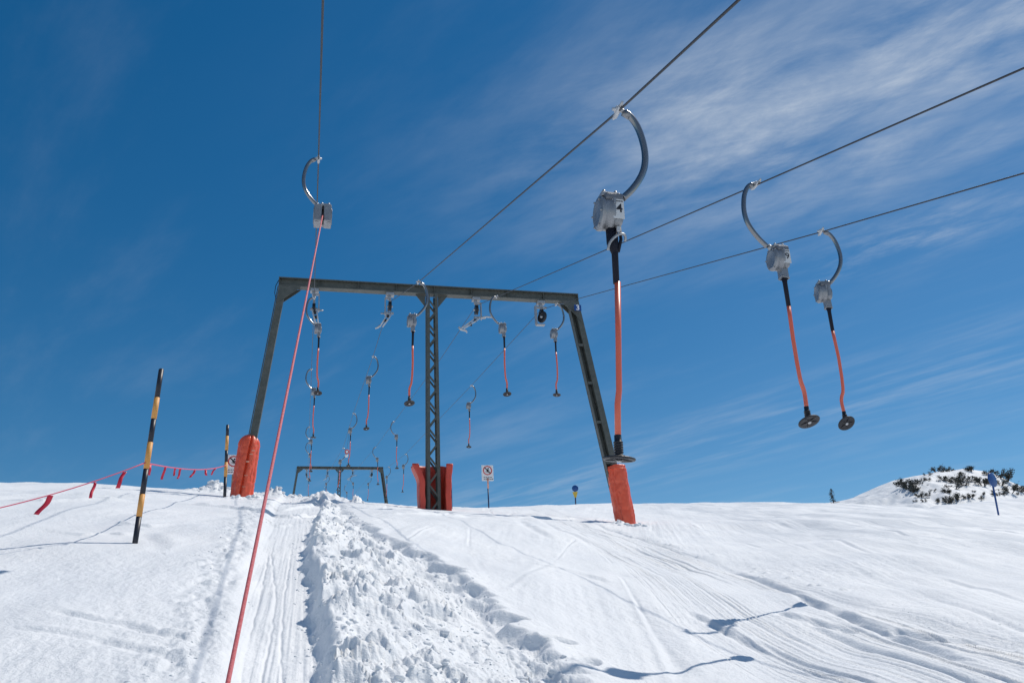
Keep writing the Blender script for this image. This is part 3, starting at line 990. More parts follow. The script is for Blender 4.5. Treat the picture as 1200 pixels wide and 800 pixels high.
# ------------------------------------------------------------------ pads
def wrap_pad(name, lab, p0, p1, r0, r1, m, seams, seed, cap=.10, group=None, squash=1.0):
    """thick padded sleeve round a leaning post from p0 (bottom) to p1 (top)"""
    p0 = Vector(p0); p1 = Vector(p1)
    ax = p1 - p0; L = ax.length; ax.normalize()
    sx = Vector((1, 0, 0)); sy = ax.cross(sx).normalized(); sx = sy.cross(ax).normalized()
    nz, na = 70, 120
    T, Hh = np.meshgrid(np.linspace(0, 2 * PI, na, endpoint=False), np.linspace(0, 1, nz))
    R = r0 * (1 - Hh) + r1 * Hh
    for ang, dep, wid, sl in seams:
        dd = (T - ang - sl * Hh + PI) % (2 * PI) - PI
        R = R - dep * np.exp(-(dd / wid) ** 2)
    cx_, cy_ = np.cos(T), np.sin(T)
    R = R + .016 * fbm(T * 1.6 + .8 * Hh, Hh * 6 + 1.3 * np.sin(T), seed, 3) + .008 * np.abs(perlin(cx_ * 3 + 9, Hh * 13 + cy_ * 3, seed + 5)) * -1
    R = R + .007 * perlin(T * 3.2 + Hh * 5, Hh * 15 - T, seed + 9) - .010 * np.exp(-(perlin(T * 1.4 + Hh * 2.5, Hh * 4.5 - T * .6, seed + 12) / .07) ** 2)
    for hz in (.33, .72):
        R = R - .010 * np.exp(-((Hh - hz - .012 * np.sin(T * 3)) / .016) ** 2)
    e = np.clip((Hh - (1 - cap)) / cap, 0, 1)
    R = R * (1 - .50 * e ** 2.6)
    vs = []; fs = []
    for i in range(nz):
        for k in range(na):
            q = p0 + ax * (L * Hh[i, k]) + sx * (R[i, k] * cx_[i, k]) - sy * (R[i, k] * cy_[i, k] * squash)
            vs.append(q - p0)
    for i in range(nz - 1):
        for k in range(na):
            k2 = (k + 1) % na
            fs.append([i * na + k, i * na + k2, (i + 1) * na + k2, (i + 1) * na + k])
    top = len(vs); vs.append(ax * (L - .04))
    for k in range(na):
        fs.append([(nz - 1) * na + k, (nz - 1) * na + (k + 1) % na, top])
    mb = MB(); mb.add(vs, fs, 0, True)
    t = thing(name, lab, 'pad', p0, 'crash pads on the near pylon')
    mb.build('padding', m, t)
    return t, sx, sy, ax


# left pad
bl = at(283, 583, GY); tl = at(293.5, 511.5, GY)
lp, sx, sy, ax = wrap_pad('crash_pad', 'orange padded wrap with a lengthwise seam on the left pylon leg beside the warning sign', bl + Vector((-.02, 0, -.25)), tl + Vector((0.0, 0, 0.02)), .318, .305, M['vinyl'],
                          [(1.72, .12, .085, -.42), (1.40, -.012, .2, -.42), (2.5, .03, .2, 0), (.45, .05, .22, 0)], 5, cap=.17)
for (u, v, hh) in ((.13, 1.35, .10), (.09, 1.24, .09), (.02, 1.02, .12), (.20, 1.5, .05), (.03, .62, .05), (.02, .3, .05)):
    q = ax * (v + .2) + sx * (u + .03) - Vector((0, .318, 0))
    mb = MB()
    mb.box(q, (.09, .012, hh * .35), bev=.004)
    mb.build('strap_end', M['peach'], lp)
# right pad
br_ = at(732, 616, GY); tr_ = at(719.5, 545, GY)
rp, sx, sy, ax = wrap_pad('crash_pad', 'smooth orange padded cylinder on the right pylon leg', br_ + Vector((.08, 0, -.25)), tr_ + Vector((.04, 0, .0)), .325, .31, M['vinyl'],
                          [(2.25, .03, .08, .1), (2.6, .02, .1, .1), (.75, .02, .10, .05)], 9, cap=.03)
mb = MB(); mb.tube([Vector((math.cos(a) * .318, -math.sin(a) * .318, 0)) + ax * 2.0 for a in np.linspace(0, 2 * PI, 33)], .016, 8)
mb.build('top_hem', M['vinyl'], rp)
# middle pad: thick U-shaped mattress wrapped round the back of the column
def centre_pad():
    t = thing('crash_pad', 'red U-shaped pad flared at the top behind the lattice middle column', 'pad', (3.64, GY, 4.65), 'crash pads on the near pylon')
    nz = 28; rows = []
    # outer path (x, y) from the left front end around the back to the right front
    path = []
    for k in range(41):
        u = k / 40
        if u < .3: q = (-1, -1 + u / .3 * 1.3)
        elif u > .7: q = (1, .3 - (u - .7) / .3 * 1.3)
        else:
            a = PI - (u - .3) / .4 * PI
            q = (math.cos(a), .3 + math.sin(a) * .75)
        path.append(q)
    vs = []; fs = []; n = len(path)
    for i in range(nz):
        h = i / (nz - 1)
        fl = sstep(.62, 1.0, np.array(h)) ** 1.1
        for side in (0, 1):
            for k, (qx, qy) in enumerate(path):
                hw = .47 - .15 * side
                left = qx < 0
                wx = qx * (hw + fl * (.19 if left else .06)) + .01 * math.sin(h * 9 + k) * (1 - side)
                wy = qy * (.40 - .15 * side) - (0 if abs(qx) > .99 else 0) + .012 * math.sin(h * 14 + k * .7)
                vs.append((wx, wy, h * (1.50 + .09 * max(0.0, min(1.0, qy + .2)))))
    for i in range(nz - 1):
        for side in (0, 1):
            for k in range(n - 1):
                a = (i * 2 + side) * n + k; b = ((i + 1) * 2 + side) * n + k
                fs.append([a, a + 1, b + 1, b])
        for k in (0, n - 1):
            a = i * 2 * n + k; b = (i * 2 + 1) * n + k; c = (i + 1) * 2 * n + k; d = ((i + 1) * 2 + 1) * n + k
            fs.append([a, b, d, c])
    i = nz - 1
    for k in range(n - 1):
        a = i * 2 * n + k; b = (i * 2 + 1) * n + k
        fs.append([a, a + 1, b + 1, b])
    mb = MB(); mb.add(vs, fs, 0, True)
    o = mb.build('padding', M['vinylred'], t)
    o.location = (.02, .12, .0)
    # thick front edges of the mattress, square cut, leaning outwards at the top
    for s in (-1, 1):
        vs = []; fs = []; nk = 22
        for k in range(nk):
            h = k / (nk - 1); fl = float(sstep(.60, 1.0, np.array(h))) ** 1.1
            xc_ = s * (.385 + fl * (.19 if s < 0 else .055)) + .02 + .008 * math.sin(h * 11 + s)
            w = .085 + .015 * fl; dpt = .07
            for a_ in range(16):
                an = 2 * PI * a_ / 16
                cs, sn = math.cos(an), math.sin(an)
                ex = abs(cs) ** .45 * (1 if cs > 0 else -1); ey = abs(sn) ** .45 * (1 if sn > 0 else -1)
                vs.append((xc_ + ex * w + .006 * math.sin(h * 21 + a_), -.30 + ey * dpt + .010 * math.sin(h * 9 + s), h * 1.50))
        for k in range(nk - 1):
            for a_ in range(16):
                b_ = (a_ + 1) % 16
                fs.append([k * 16 + a_, k * 16 + b_, (k + 1) * 16 + b_, (k + 1) * 16 + a_])
        mb = MB(); mb.add(vs, fs, 0, True); mb.add([vs[(nk - 1) * 16 + a_] for a_ in range(16)], [list(range(16))])
        mb.build('front_edge', M['vinylred'], t)
    return t


centre_pad()

# ------------------------------------------------------------------ platters (drag bars)
def platter_meshes(bow):
    ms = {}
    b = bow
    # cable grip
    mb = MB()
    mb.tube([(0, -.075, 0), (0, .075, 0)], .021, 12)
    mb.box((.0, 0, .022), (.05, .07, .03), bev=.006)
    mb.tube([(-b * .05, 0, .02), (b * .03, 0, .02), (b * .075, 0, -.005)], [.014, .02, .022], 10)
    mb.tube([(0, -.075, .0), (0, -.12, .012)], [.018, .011], 10); mb.tube([(0, .075, .0), (0, .12, .012)], [.018, .011], 10)
    ms['cable_grip'] = mb.mesh('cable_grip', M['galvlight'])
    # bent hanger tube
    ctl = [(.06, 0), (.12, -.045), (.175, -.15), (.207, -.29), (.214, -.42), (.192, -.54), (.14, -.65), (.065, -.755), (-.015, -.84)]
    pts = []
    for i in range(len(ctl) - 1):
        p0 = ctl[max(i - 1, 0)]; p1 = ctl[i]; p2 = ctl[i + 1]; p3 = ctl[min(i + 2, len(ctl) - 1)]
        for k in range(5):
            u = k / 5
            f = lambda j: .5 * ((2 * p1[j]) + (-p0[j] + p2[j]) * u + (2 * p0[j] - 5 * p1[j] + 4 * p2[j] - p3[j]) * u * u + (-p0[j] + 3 * p1[j] - 3 * p2[j] + p3[j]) * u ** 3)
            pts.append((b * f(0), 0, f(1)))
    pts.append((b * ctl[-1][0], 0, ctl[-1][1]))
    mb = MB(); mb.tube(pts, [.031 if i < 4 else .029 for i in range(len(pts))], 14)
    mb.tube([(b * .085, -.035, -.02), (b * .085, .035, -.02)], .010, 8)
    mb.tube([(b * .045, 0, -.0), (b * .105, 0, -.035)], .031, 12)
    ms['hanger_tube'] = mb.mesh('hanger_tube', M['chrome'])
    cx = -b * .14
    # cap under the hanger
    mb = MB()
    mb.box((cx, 0, -.705), (.21, .17, .045), bev=.012)
    mb.tube([(-b * .05, 0, -.735), (-b * .02, 0, -.70), (b * .01, 0, -.675)], [.04, .036, .031], 12)
    for sx_ in (-.07, .06):
        mb.tube([(cx + sx_, -.06, -.70), (cx + sx_, -.06, -.665)], .017, 6); mb.tube([(cx + sx_, .06, -.70), (cx + sx_, .06, -.665)], .017, 6)
    ms['clamp_cap'] = mb.mesh('clamp_cap', M['galv'])
    # rope drum housing: round drum + squared gearbox with nozzle
    mb = MB()
    mx = Matrix.Translation((cx - .135, 0, -.865)) @ Matrix.Rotation(PI / 2, 4, 'Y')
    prof = [(0, .0), (.095, .0), (.105, -.006), (.118, -.006), (.125, .004), (.142, .006), (.150, .018), (.150, .05), (.144, .055), (.144, .115), (.150, .12), (.150, .15), (.10, .16), (0, .16)]
    mb.lathe(prof, 40, mx=mx)
    mb.box((cx + .055, 0, -.865), (.125, .25, .27), bev=.05)
    mb.tube([(cx + .116, 0, -.865), (cx + .135, 0, -.865)], [.09, .075], 24)
    for a in range(6):
        an = a * PI / 3 + .2
        mb.tube([(cx - .15, math.cos(an) * .128, -.865 + math.sin(an) * .128), (cx - .12, math.cos(an) * .128, -.865 + math.sin(an) * .128)], .009, 6)
    mb.box((cx + .01, -.135, -.80), (.03, .03, .06), bev=.006)
    ms['drum_housing'] = mb.mesh('drum_housing', M['cast'])
    mb = MB()
    mb.box((cx + .02, 0, -.745), (.20, .255, .07), bev=.02)
    ms['housing_top'] = mb.mesh('housing_top', M['lid'])
    # funnel nozzle
    mb = MB()
    zt, zb = -.985, -1.125
    for (dx, dy, sxx, syy) in ((0, -.05, .11, .010), (0, .05, .11, .010), (-.05, 0, .010, .09), (.05, 0, .010, .09)):
        mb.box((cx + .03 + dx, dy, (zt + zb) / 2), (sxx, syy, zt - zb))
    mb.tube([(cx + .03 - .056, -.056, zb + .02), (cx + .03 + .056, -.056, zb - .006), (cx + .03 + .056, .056, zb - .006), (cx + .03 - .056, .056, zb + .02), (cx + .03 - .056, -.056, zb + .02)], .009, 6)
    ms['rope_funnel'] = mb.mesh('rope_funnel', M['cast'])
    # sleeve
    drop = Matrix.Translation((0, 0, -.14))
    slim = Matrix.Translation((cx, 0, -1.0)) @ Matrix.Diagonal((.76, .84, .94, 1)) @ Matrix.Translation((-cx, 0, 1.0))
    for k_ in ('clamp_cap', 'drum_housing', 'housing_top', 'rope_funnel'):
        ms[k_].transform(slim @ drop)
    x0 = cx + .03; x1 = -b * .15
    def X(z): return x0 + (x1 - x0) * (-1.1 - z) / 1.8
    mb = MB()
    mb.tube([(X(-1.12), 0, -1.12), (X(-1.26), 0, -1.26), (X(-1.30), 0, -1.30), (X(-1.60), 0, -1.60)], [.032, .032, .027, .025], 14)
    ms['sleeve'] = mb.mesh('sleeve', M['sleeve'])
    mb = MB()
    zz = [-1.59, -1.75, -2.0, -2.3, -2.46, -2.52, -2.57, -2.62, -2.68, -2.76, -2.825]
    off = [0, -.006, -.016, -.012, -.002, .008, .030, .044, .046, .042, .038]
    mb.tube([(X(z) - b * o_ * .9, o_ * .5, z) for z, o_ in zip(zz, off)], [.0245, .0230, .0225, .0225, .0225, .0235, .0245, .0235, .023, .0235, .0235], 14)
    ms['tow_rod'] = mb.mesh('tow_rod', M['rod'])
    xe = X(-2.88) - b * .034; ye = .019
    mb = MB()
    prof = [(.026, -2.79)]
    for k in range(5):
        z = -2.835 - k * .018
        prof += [(.027, z), (.035, z - .004), (.035, z - .012), (.027, z - .015)]
    prof += [(.030, -2.932), (.045, -2.94)]
    mx = Matrix.Translation((xe, ye, 0))
    mb.lathe(prof, 20, mx=mx)
    ms['boot'] = mb.mesh('boot', M['rubber'])
    mb = MB()
    mxd = Matrix.Diagonal((.88, .88, .8, 1)); ms['_end'] = (xe, ye, -2.948)
    mb.lathe([(.0, .016), (.05, .014), (.06, .006), (.118, -.004), (.134, -.010), (.137, -.018), (.132, -.026), (.11, -.026), (.06, -.020), (.035, -.020), (.03, -.032), (0, -.034)], 40, mx=mxd)
    for k in range(5):
        an = k * 2 * PI / 5
        mb.box((.07, 0, -.024), (.085, .014, .012), mx=mxd @ Matrix.Rotation(an, 4, 'Z'))
    ms['seat_disc'] = mb.mesh('seat_disc', M['rubber'])
    mb = MB()
    mb.lathe([(0, -.045), (.016, -.045), (.022, -.04), (.022, -.033), (0, -.033)], 12, mx=mxd)
    ms['disc_bolt'] = mb.mesh('disc_bolt', M['galvlight'])
    return ms


PMESH = {1: platter_meshes(1), -1: platter_meshes(-1)}
BOW = [-1, 1, -1, 1]


def platter(c, y, label, tilt=(0, 0, 0), numb=None, funnel=True, disc=None):
    t = thing('drag_bar', label, 'drag bar', (CX[c], y, zc(c, y)), 'platter drag bars hanging from the cables')
    t.rotation_euler = tilt
    if numb == '4':
        t.scale = (.95, .95, .972)
    for n, me in PMESH[BOW[c]].items():
        if n[0] == '_' or (n == 'rope_funnel' and not funnel):
            continue
        o = bpy.data.objects.new(n, me); C.objects.link(o)
        if n == 'disc_bolt':
            o.parent = [k for k in t.children if k.name.startswith('seat_disc')][0]
        elif n in ('housing_top', 'rope_funnel'):
            o.parent = [k for k in t.children if k.name.startswith('drum_housing')][0]
        else:
            o.parent = t
        if n == 'seat_disc':
            o.location = PMESH[BOW[c]]['_end']
            o.rotation_euler = disc if disc else (math.radians(-8 + 9 * math.sin(y * 3.1)), math.radians(7 * math.sin(y * 1.7)), 0)
    if not funnel:
        cx = -BOW[c] * .14
        old = [k for k in t.children if k.name.startswith('tow_rod')][0]
        bpy.data.objects.remove(old)
        e = Vector(PMESH[BOW[c]]['_end'])
        xa = cx + .03
        mb = MB(); mb.tube([(xa, 0, -1.59), (xa + (e.x - xa) * .45 + .006, 0, -2.1), (xa + (e.x - xa) * .78 + .010, 0, -2.46), (xa + (e.x - xa) * .86 + .002, .010, -2.56), (e.x, e.y, -2.825)], [.0245, .0225, .0225, .0235, .0235], 14)
        mb.build('tow_rod', M['rod'], t)
        mb = MB(); mb.tube([(cx + .0, 0, -1.11), (cx + .0, 0, -1.26), (cx + .028, 0, -1.34)], [.038, .037, .030], 16); mb.build('sleeve_collar', M['sleeve'], t)
        mb = MB(); mb.tube([(cx + .075, -.01, -1.11), (cx + .08, -.01, -1.22), (cx + .05, -.01, -1.33)], .014, 8); mb.build('strap', M['sleeve'], t)
        mb = MB()
        mb.tube([(cx + .028 + .075 * math.cos(a), -.05 - .02 * math.sin(a), -1.28 + .06 * math.sin(a) + .05 * math.cos(a)) for a in np.linspace(-.3, PI + .3, 14)], .011, 8)
        mb.build('clip', M['galv'], t)
        mb = MB(); mb.box((cx + .045, -.06, -1.16), (.03, .02, .05), bev=.006); mb.build('latch', M['galvlight'], t)
    if numb:
        cx = -BOW[c] * .14
        mb = MB(); mb.box((cx + .040, -.1070, -1.006), (.094, .004, .172), bev=.001)
        lp_ = mb.build('label_plate', M['label'], t)
        text_obj('numeral', numb, .105, M['ink'], lp_, (cx + .047, -.1100, -1.004), (PI / 2, 0, 0), .0008, .0018)
        mb = MB()
        for k in range(7):
            mb.box((cx + .004 + k * .0115, -.1096, -.938), (.007 if k % 3 else .009, .0012, .010 if k % 2 else .013))
        mb.build('small_print', M['ink'], lp_)
    return t


def R_(x, y=0, z=0): return (math.radians(x), math.radians(y), math.radians(z))


y4 = sight_y(1, 724, 131)[0]; y9 = sight_y(2, 886, 217)[0]; yc = sight_y(3, 962, 272)[0]
platter(1, y4, 'large drag bar number 4, nearest, its black disc hanging in front of the right leg', R_(0, 1.8, 0), '4', False, R_(6, 3, 0))
platter(2, y9, 'drag bar number 9, left of the near pair hanging at the right of the photo', R_(0, .8, 0), '9', True, R_(-20, -4, 0))
platter(3, yc, 'unnumbered drag bar, right of the near pair hanging at the right of the photo', R_(0, 0, -14), None, True, R_(-36, -10, 0))
platter(1, sight_y(1, 490, 331)[0], 'drag bar hanging just left of the middle column with its hook across the crossbeam', R_(0, .5, 0))
platter(2, sight_y(2, 582, 348)[0], 'drag bar hanging under the crossbeam right of the middle column, next to the tilted sheave', R_(0, 0, 0))
platter(3, sight_y(3, 652, 357)[0], 'drag bar hanging just inside the right pylon leg, below the blue number plate', R_(0, 0, 0))
platter(0, 23.7, 'drag bar hanging right below the leftmost sheave on the crossbeam', R_(0, -.6, 0))
platter(0, 35, 'drag bar with its hook behind the disc of the bar under the leftmost sheave', R_(0, 0, 0))
platter(0, 56, 'second lowest small drag bar in the left row above the far pylon', R_(0, -.5, 0))
platter(0, 66, 'small drag bar in the left row, lowest before the far pylon beam', R_(0, 0, 0))
platter(1, sight_y(1, 437, 418)[0], 'drag bar beyond the crossbeam, alone between the left row and the middle column', R_(0, .5, 0))
platter(1, sight_y(1, 414, 484.5)[0], 'small drag bar above the middle of the far pylon, by the little red ringed sign', R_(0, .3, 0))
platter(1, sight_y(1, 402, 525)[0], 'tiny drag bar crossing the far pylon beam just left of its lattice column', R_(0, 2, 0))
platter(2, sight_y(2, 462, 494)[0], 'small drag bar hanging above the right half of the far pylon', R_(0, 0, 0))
platter(2, sight_y(2, 440, 524)[0], 'tiny drag bar crossing the right end of the far pylon beam', R_(0, -1, 0))
platter(3, sight_y(3, 552, 452)[0], 'drag bar alone right of the middle column, over the white warning sign', R_(0, 0, 0))
platter(3, sight_y(3, 475, 532)[0], 'small drag bar just outside the right leg of the far pylon', R_(0, .5, 0))
platter(3, sight_y(3, 455, 547)[0], 'tiny drag bar overlapping the right leg of the far pylon', R_(0, 0, 0))
for c, y, w in ((0, 101, 'under the left sheave of the far pylon'), (1, 104, 'left of the far pylon column'), (1, 122, 'left of the far pylon column, half sunk behind the crest'), (2, 102, 'just right of the far pylon column'),
                (2, 118, 'right of the far pylon column, low over the crest'), (3, 104, 'just left of the right leg of the far pylon')):
    platter(c, y, 'tiny far drag bar ' + w, R_(0, 0, 0))

# the bar being ridden: housing with its cord pulled out towards the skier below
def ridden_bar():
    c = 0; y = 10.2; K = .86
    t = thing('drag_bar', 'drag bar on the leftmost cable with its long pink cord pulled out', 'drag bar', (CX[c], y, zc(c, y)), 'platter drag bars hanging from the cables')
    t.scale = (K, K, K)
    for n in ('cable_grip', 'hanger_tube', 'clamp_cap'):
        o = bpy.data.objects.new(n, PMESH[-1][n]); C.objects.link(o); o.parent = t
    cx = .10
    mb = MB()
    for s in (-1, 1):
        mb.box((cx + s * .074, 0, -1.025), (.118, .25, .30), bev=.018)
        mb.lathe([(0, .0), (.10, .0), (.125, .01), (.13, .02), (.10, .022), (0, .022)], 32, mx=Matrix.Translation((cx + s * .132, 0, -1.025)) @ Matrix.Rotation(s * PI / 2, 4, 'Y') @ Matrix.Translation((0, 0, -.012)))
    mb.box((cx, .06, -1.025), (.05, .10, .26))
    mb.box((cx - .09, -.08, -1.175), (.05, .05, .025), bev=.005); mb.box((cx + .10, -.08, -1.175), (.05, .05, .025), bev=.005)
    mb.box((cx + .05, -.118, -.94), (.05, .02, .03), bev=.005)
    h = mb.build('drum_housing', M['cast'], t)
    mb = MB(); mb.box((cx, -.02, -1.025), (.026, .10, .27)); mb.build('rope_slot', M['ink'], h)
    mb = MB(); mb.tube([(cx, -.10, -.94), (cx, -.06, -.94)], .02, 10); mb.build('roller_pin', M['ink'], h)
    O = Vector((CX[c], y, zc(c, y)))
    a = O + Vector((cx, -.10, -1.06)) * K
    b_ = at(265.5, 800, 3.1); e = a + (b_ - a) * 1.34
    pts = [(a - O) / K]
    for k in range(1, 15):
        u = k / 14
        q = a.lerp(e, u) - O
        q.z -= .10 * 4 * u * (1 - u) * .35
        pts.append(q / K)
    mb = MB(); mb.tube(pts, .0082 / K, 10); mb.build('pull_cord', M['cord'], t)
    d = (e - a).normalized(); q = (e - O) / K
    mb = MB(); mb.tube([q, q + d * .35], .024, 12); mb.build('tow_rod', M['rod'], t)
    mb = MB(); q2 = q + d * .35
    mx = Matrix.Translation(q2) @ d.to_track_quat('Z', 'Y').to_matrix().to_4x4()
    mb.lathe([(.0, -.02), (.05, -.02), (.12, 0), (.135, .012), (.12, .025), (0, .03)], 30, mx=mx); mb.build('seat_disc', M['rubber'], t)


ridden_bar()

# ------------------------------------------------------------------ marker poles, bunting
def striped_pole(label, top, bot, rad, bounds, y, cat='pole'):
    t = at(*top, y); b = at(*bot, y)
    zg = gz(b.x, b.y)
    ext = b + (b - t).normalized() * max(.1, b.z - zg + .15)
    mb = MB()
    fr = [0] + bounds
    L = (b - t)
    for i in range(len(fr)):
        p = t + L * fr[i] - b
        q = (t + L * fr[i + 1] - b) if i + 1 < len(fr) else ext - b
        rr = rad * (1.06 if i % 2 else 1.0)
        mb.tube([p, q], rr, 14, i % 2)
    mb.tube([t - b, t - b - L * .004], rad * .8, 14, 0)
    o = mb.build('marker_pole', [M['black'], M['yellow']])
    o.location = b
    tag(o, label, cat, 'striped marker poles')
    return t, b


Y1 = hit(158, 634).y
zz = [433, 468, 494, 522, 553, 582, 607, 634]
p1t, p1b = striped_pole('tall black and yellow striped pole in front, leaning right, holding up the flag line', (189, 433), (158.5, 634), .032, [(z - 433) / 201 for z in zz[1:-1]], Y1)
Y2 = 24.2
zz = [498, 511, 528, 542, 559, 577]
p2t, p2b = striped_pole('short black and yellow striped pole beside the orange pad of the left pylon leg', (266.8, 498), (263.5, 577), .042, [(z - 498) / 79 for z in zz[1:-1]], Y2)


def sight_on(px, py, y): return at(px, py, y)


A0 = at(-150, 622, 9.2); A1 = at(170, 542, Y1 - .03); A2 = at(264.5, 545, Y2 - .04)


def rope_pt(px):
    """point of the rope seen at column px"""
    if px <= 170:
        a, b, sag = A0, A1, .10
    else:
        a, b, sag = A1, A2, .10
    lo, hi = 0.0, 1.0
    for _ in range(40):
        m = (lo + hi) / 2
        q = a.lerp(b, m)
        # column seen from the origin
        if col_of(q) < px: lo = m
        else: hi = m
    u = (lo + hi) / 2
    q = a.lerp(b, u); q.z -= sag * 4 * u * (1 - u)
    return q


def col_of(q):
    c, s = math.cos(YAW), math.sin(YAW)
    X = q.x * c - q.y * s; Y = q.x * s + q.y * c
    f = Y * math.cos(PITCH) + q.z * math.sin(PITCH)
    up = -Y * math.sin(PITCH) + q.z * math.cos(PITCH)
    u = X * math.cos(ROLL) - up * math.sin(ROLL)
    return 600 + F * u / f


fl = thing('flag_line', 'pink rope with hanging crimson ribbons strung between the striped poles', 'flag line', A1)
pts = [A0.lerp(A1, k / 16) - Vector((0, 0, .10 * 4 * (k / 16) * (1 - k / 16))) - A1 for k in range(17)] + [A1.lerp(A2, k / 20) - Vector((0, 0, .10 * 4 * (k / 20) * (1 - k / 20))) - A1 for k in range(1, 21)]
mb = MB(); mb.tube(pts, [.0062 if k < 16 else .0085 + .003 * (k - 16) / 20 for k in range(37)], 8); mb.build('rope', M['rope'], fl)
RIB = [(61, 43, 603, 5.5), (112, 106.5, 584, 3.2), (146.5, 138, 572, 4.5), (175.5, 173.5, 556, 5.0), (195, 189, 561, 2.6), (206, 203.5, 557, 2.2), (212, 208, 561, 2.4), (229, 223, 559.5, 2.6), (241, 242, 557, 2.6), (253, 247.5, 556, 2.2)]
for i, (px, bx, by, w) in enumerate(RIB):
    q = rope_pt(px) - Vector((0, 0, .008))
    e = at(bx, by, q.y)
    wd = w / 1000 * q.length * .92
    mb = MB()
    dirv = e - q; n = 9
    side = Vector((1, .25, 0)) * (wd / 2)
    L = []; 
    for k in range(n):
        u = k / (n - 1)
        c = q.lerp(e, u) + Vector((.0, .03 * math.sin(u * 4 + i), 0)) + Vector((wd * .22 * math.sin(u * 5.0 + i * 1.7) * u * (1 - u) * 3, 0, 0))
        tw = .5 * math.sin(i * 2.1 + u * 1.6)
        sd = Vector((side.x * math.cos(tw) - side.y * math.sin(tw), side.x * math.sin(tw) + side.y * math.cos(tw), 0))
        L.append((c, sd))
    vs = []; fs = []
    for c, sd in L:
        nn = Vector((0, .0015, 0))
        for s_, m_ in ((-1, -1), (1, -1), (1, 1), (-1, 1)):
            vs.append(c + sd * s_ + nn * m_ - A1)
    for k in range(n - 1):
        for j in range(4):
            fs.append([k * 4 + j, k * 4 + (j + 1) % 4, (k + 1) * 4 + (j + 1) % 4, (k + 1) * 4 + j])
    fs += [[3, 2, 1, 0], [(n - 1) * 4 + j for j in range(4)]]
    mb.add(vs, fs, 0, True)
    mb.build('ribbon', M['ribbon'], fl)

# ------------------------------------------------------------------ signs
def ban_sign(label, cpx, y, w, h, post):
    c = at(*cpx, y)
    g = gz(c.x, c.y)
    t = thing('warning_sign', label, 'sign', (c.x, c.y, g), 'white prohibition signs')
    z = c.z - g
    mb = MB(); mb.box((0, 0, z), (w, .02, h), bev=.006)
    bd = mb.build('board', M['white'], t)
    r = w * .39; zc_ = z + h * .16
    mb = MB()
    n = 40
    vs = []; fs = []
    for k in range(n):
        a = 2 * PI * k / n
        for rr, yy in ((r, -.011), (r * .80, -.011), (r, -.016), (r * .80, -.016)):
            vs.append((rr * math.cos(a), yy, zc_ + rr * math.sin(a)))
    for k in range(n):
        a = k * 4; b = ((k + 1) % n) * 4
        fs += [[a + 2, a + 3, b + 3, b + 2], [a, a + 2, b + 2, b], [a + 1, b + 1, b + 3, a + 3]]
    mb.add(vs, fs)
    mb.build('red_ring', M['red'], bd)
    mb = MB(); mb.bar((-r * .62, -.0175, zc_ + r * .62), (r * .62, -.0175, zc_ - r * .62), r * .20, .003); mb.build('slash', M['ink'], bd)
    # crossed-out skier figure: body, bent legs, ski
    mb = MB()
    k = r
    mb.bar((.02 * k, -.0135, zc_ + .25 * k), (-.18 * k, -.0135, zc_ - .12 * k), .2 * k, .004)
    mb.bar((-.18 * k, -.0135, zc_ - .1 * k), (.15 * k, -.0135, zc_ - .25 * k), .15 * k, .004)
    mb.bar((-.45 * k, -.0135, zc_ - .22 * k), (.5 * k, -.0135, zc_ - .52 * k), .07 * k, .004)
    mb.bar((.02 * k, -.0135, zc_ + .12 * k), (.38 * k, -.0135, zc_ + .05 * k), .09 * k, .004)
    mb.lathe([(0, -.0155), (.15 * k, -.0155), (.15 * k, -.0115)], 14, mx=Matrix.Translation((.16 * k, 0, zc_ + .42 * k)) @ Matrix.Rotation(-PI / 2, 4, 'X') @ Matrix.Rotation(PI, 4, 'X') @ Matrix.Translation((0, 0, .0275)))
    mb.build('skier_symbol', M['ink'], bd)
    mb = MB()
    rnd = random.Random(5)
    for row in range(2):
        xx = -w * .34
        while xx < w * .32:
            ln = rnd.uniform(.03, .07) * w / .42
            mb.box((xx + ln / 2, -.0115, z - h * (.28 + .11 * row)), (ln, .003, h * .045)); xx += ln + .018
    mb.build('small_print', M['lid'], bd)
    if post:
        mb = MB(); mb.tube([(0, .035, z + h * .52), (0, .035, z - h * .5)], .022, 12); mb.build('post_top', M['postblue'], t)
        zb = at(571, 572, y).z - g
        zt = z - h * .42
        mb = MB(); mb.tube([(0, -.02, z - h * .34), (0, -.02, zb)], .030, 12); mb.build('post_wrap', M['peach'], t)
        mb = MB(); mb.tube([(0, .0, zb + .05), (0, 0, -.3)], .026, 12); mb.build('post', M['postblue'], t)
    else:
        mb = MB(); mb.tube([(.0, .035, z + h * .45), (.0, .035, -.3)], .024, 12); mb.build('post', M['woodpost'], t)
    return t


ban_sign('white board with red ringed no skiing symbol on a blue post beyond the middle column', (571.3, 554), 31.0, .45, .60, True)
ban_sign('white no skiing board half hidden behind the left orange pad and short striped pole', (273.5, 544), 26.6, .43, .60, False)

# thin blue pole behind the centre pad
c = at(528.6, 560, 27.5); g = gz(c.x, c.y)
mb = MB(); mb.tube([(0, 0, -.3), (0, 0, 1.15)], .025, 10, 0); mb.lathe([(.0, 1.18), (.026, 1.17), (.032, 1.15), (.032, 1.12), (.024, 1.11)], 10)
o = mb.build('blue_pole', M['postblue']); o.location = (c.x, c.y, g)
tag(o, 'thin dark blue pole at the right side of the red middle pad', 'pole')

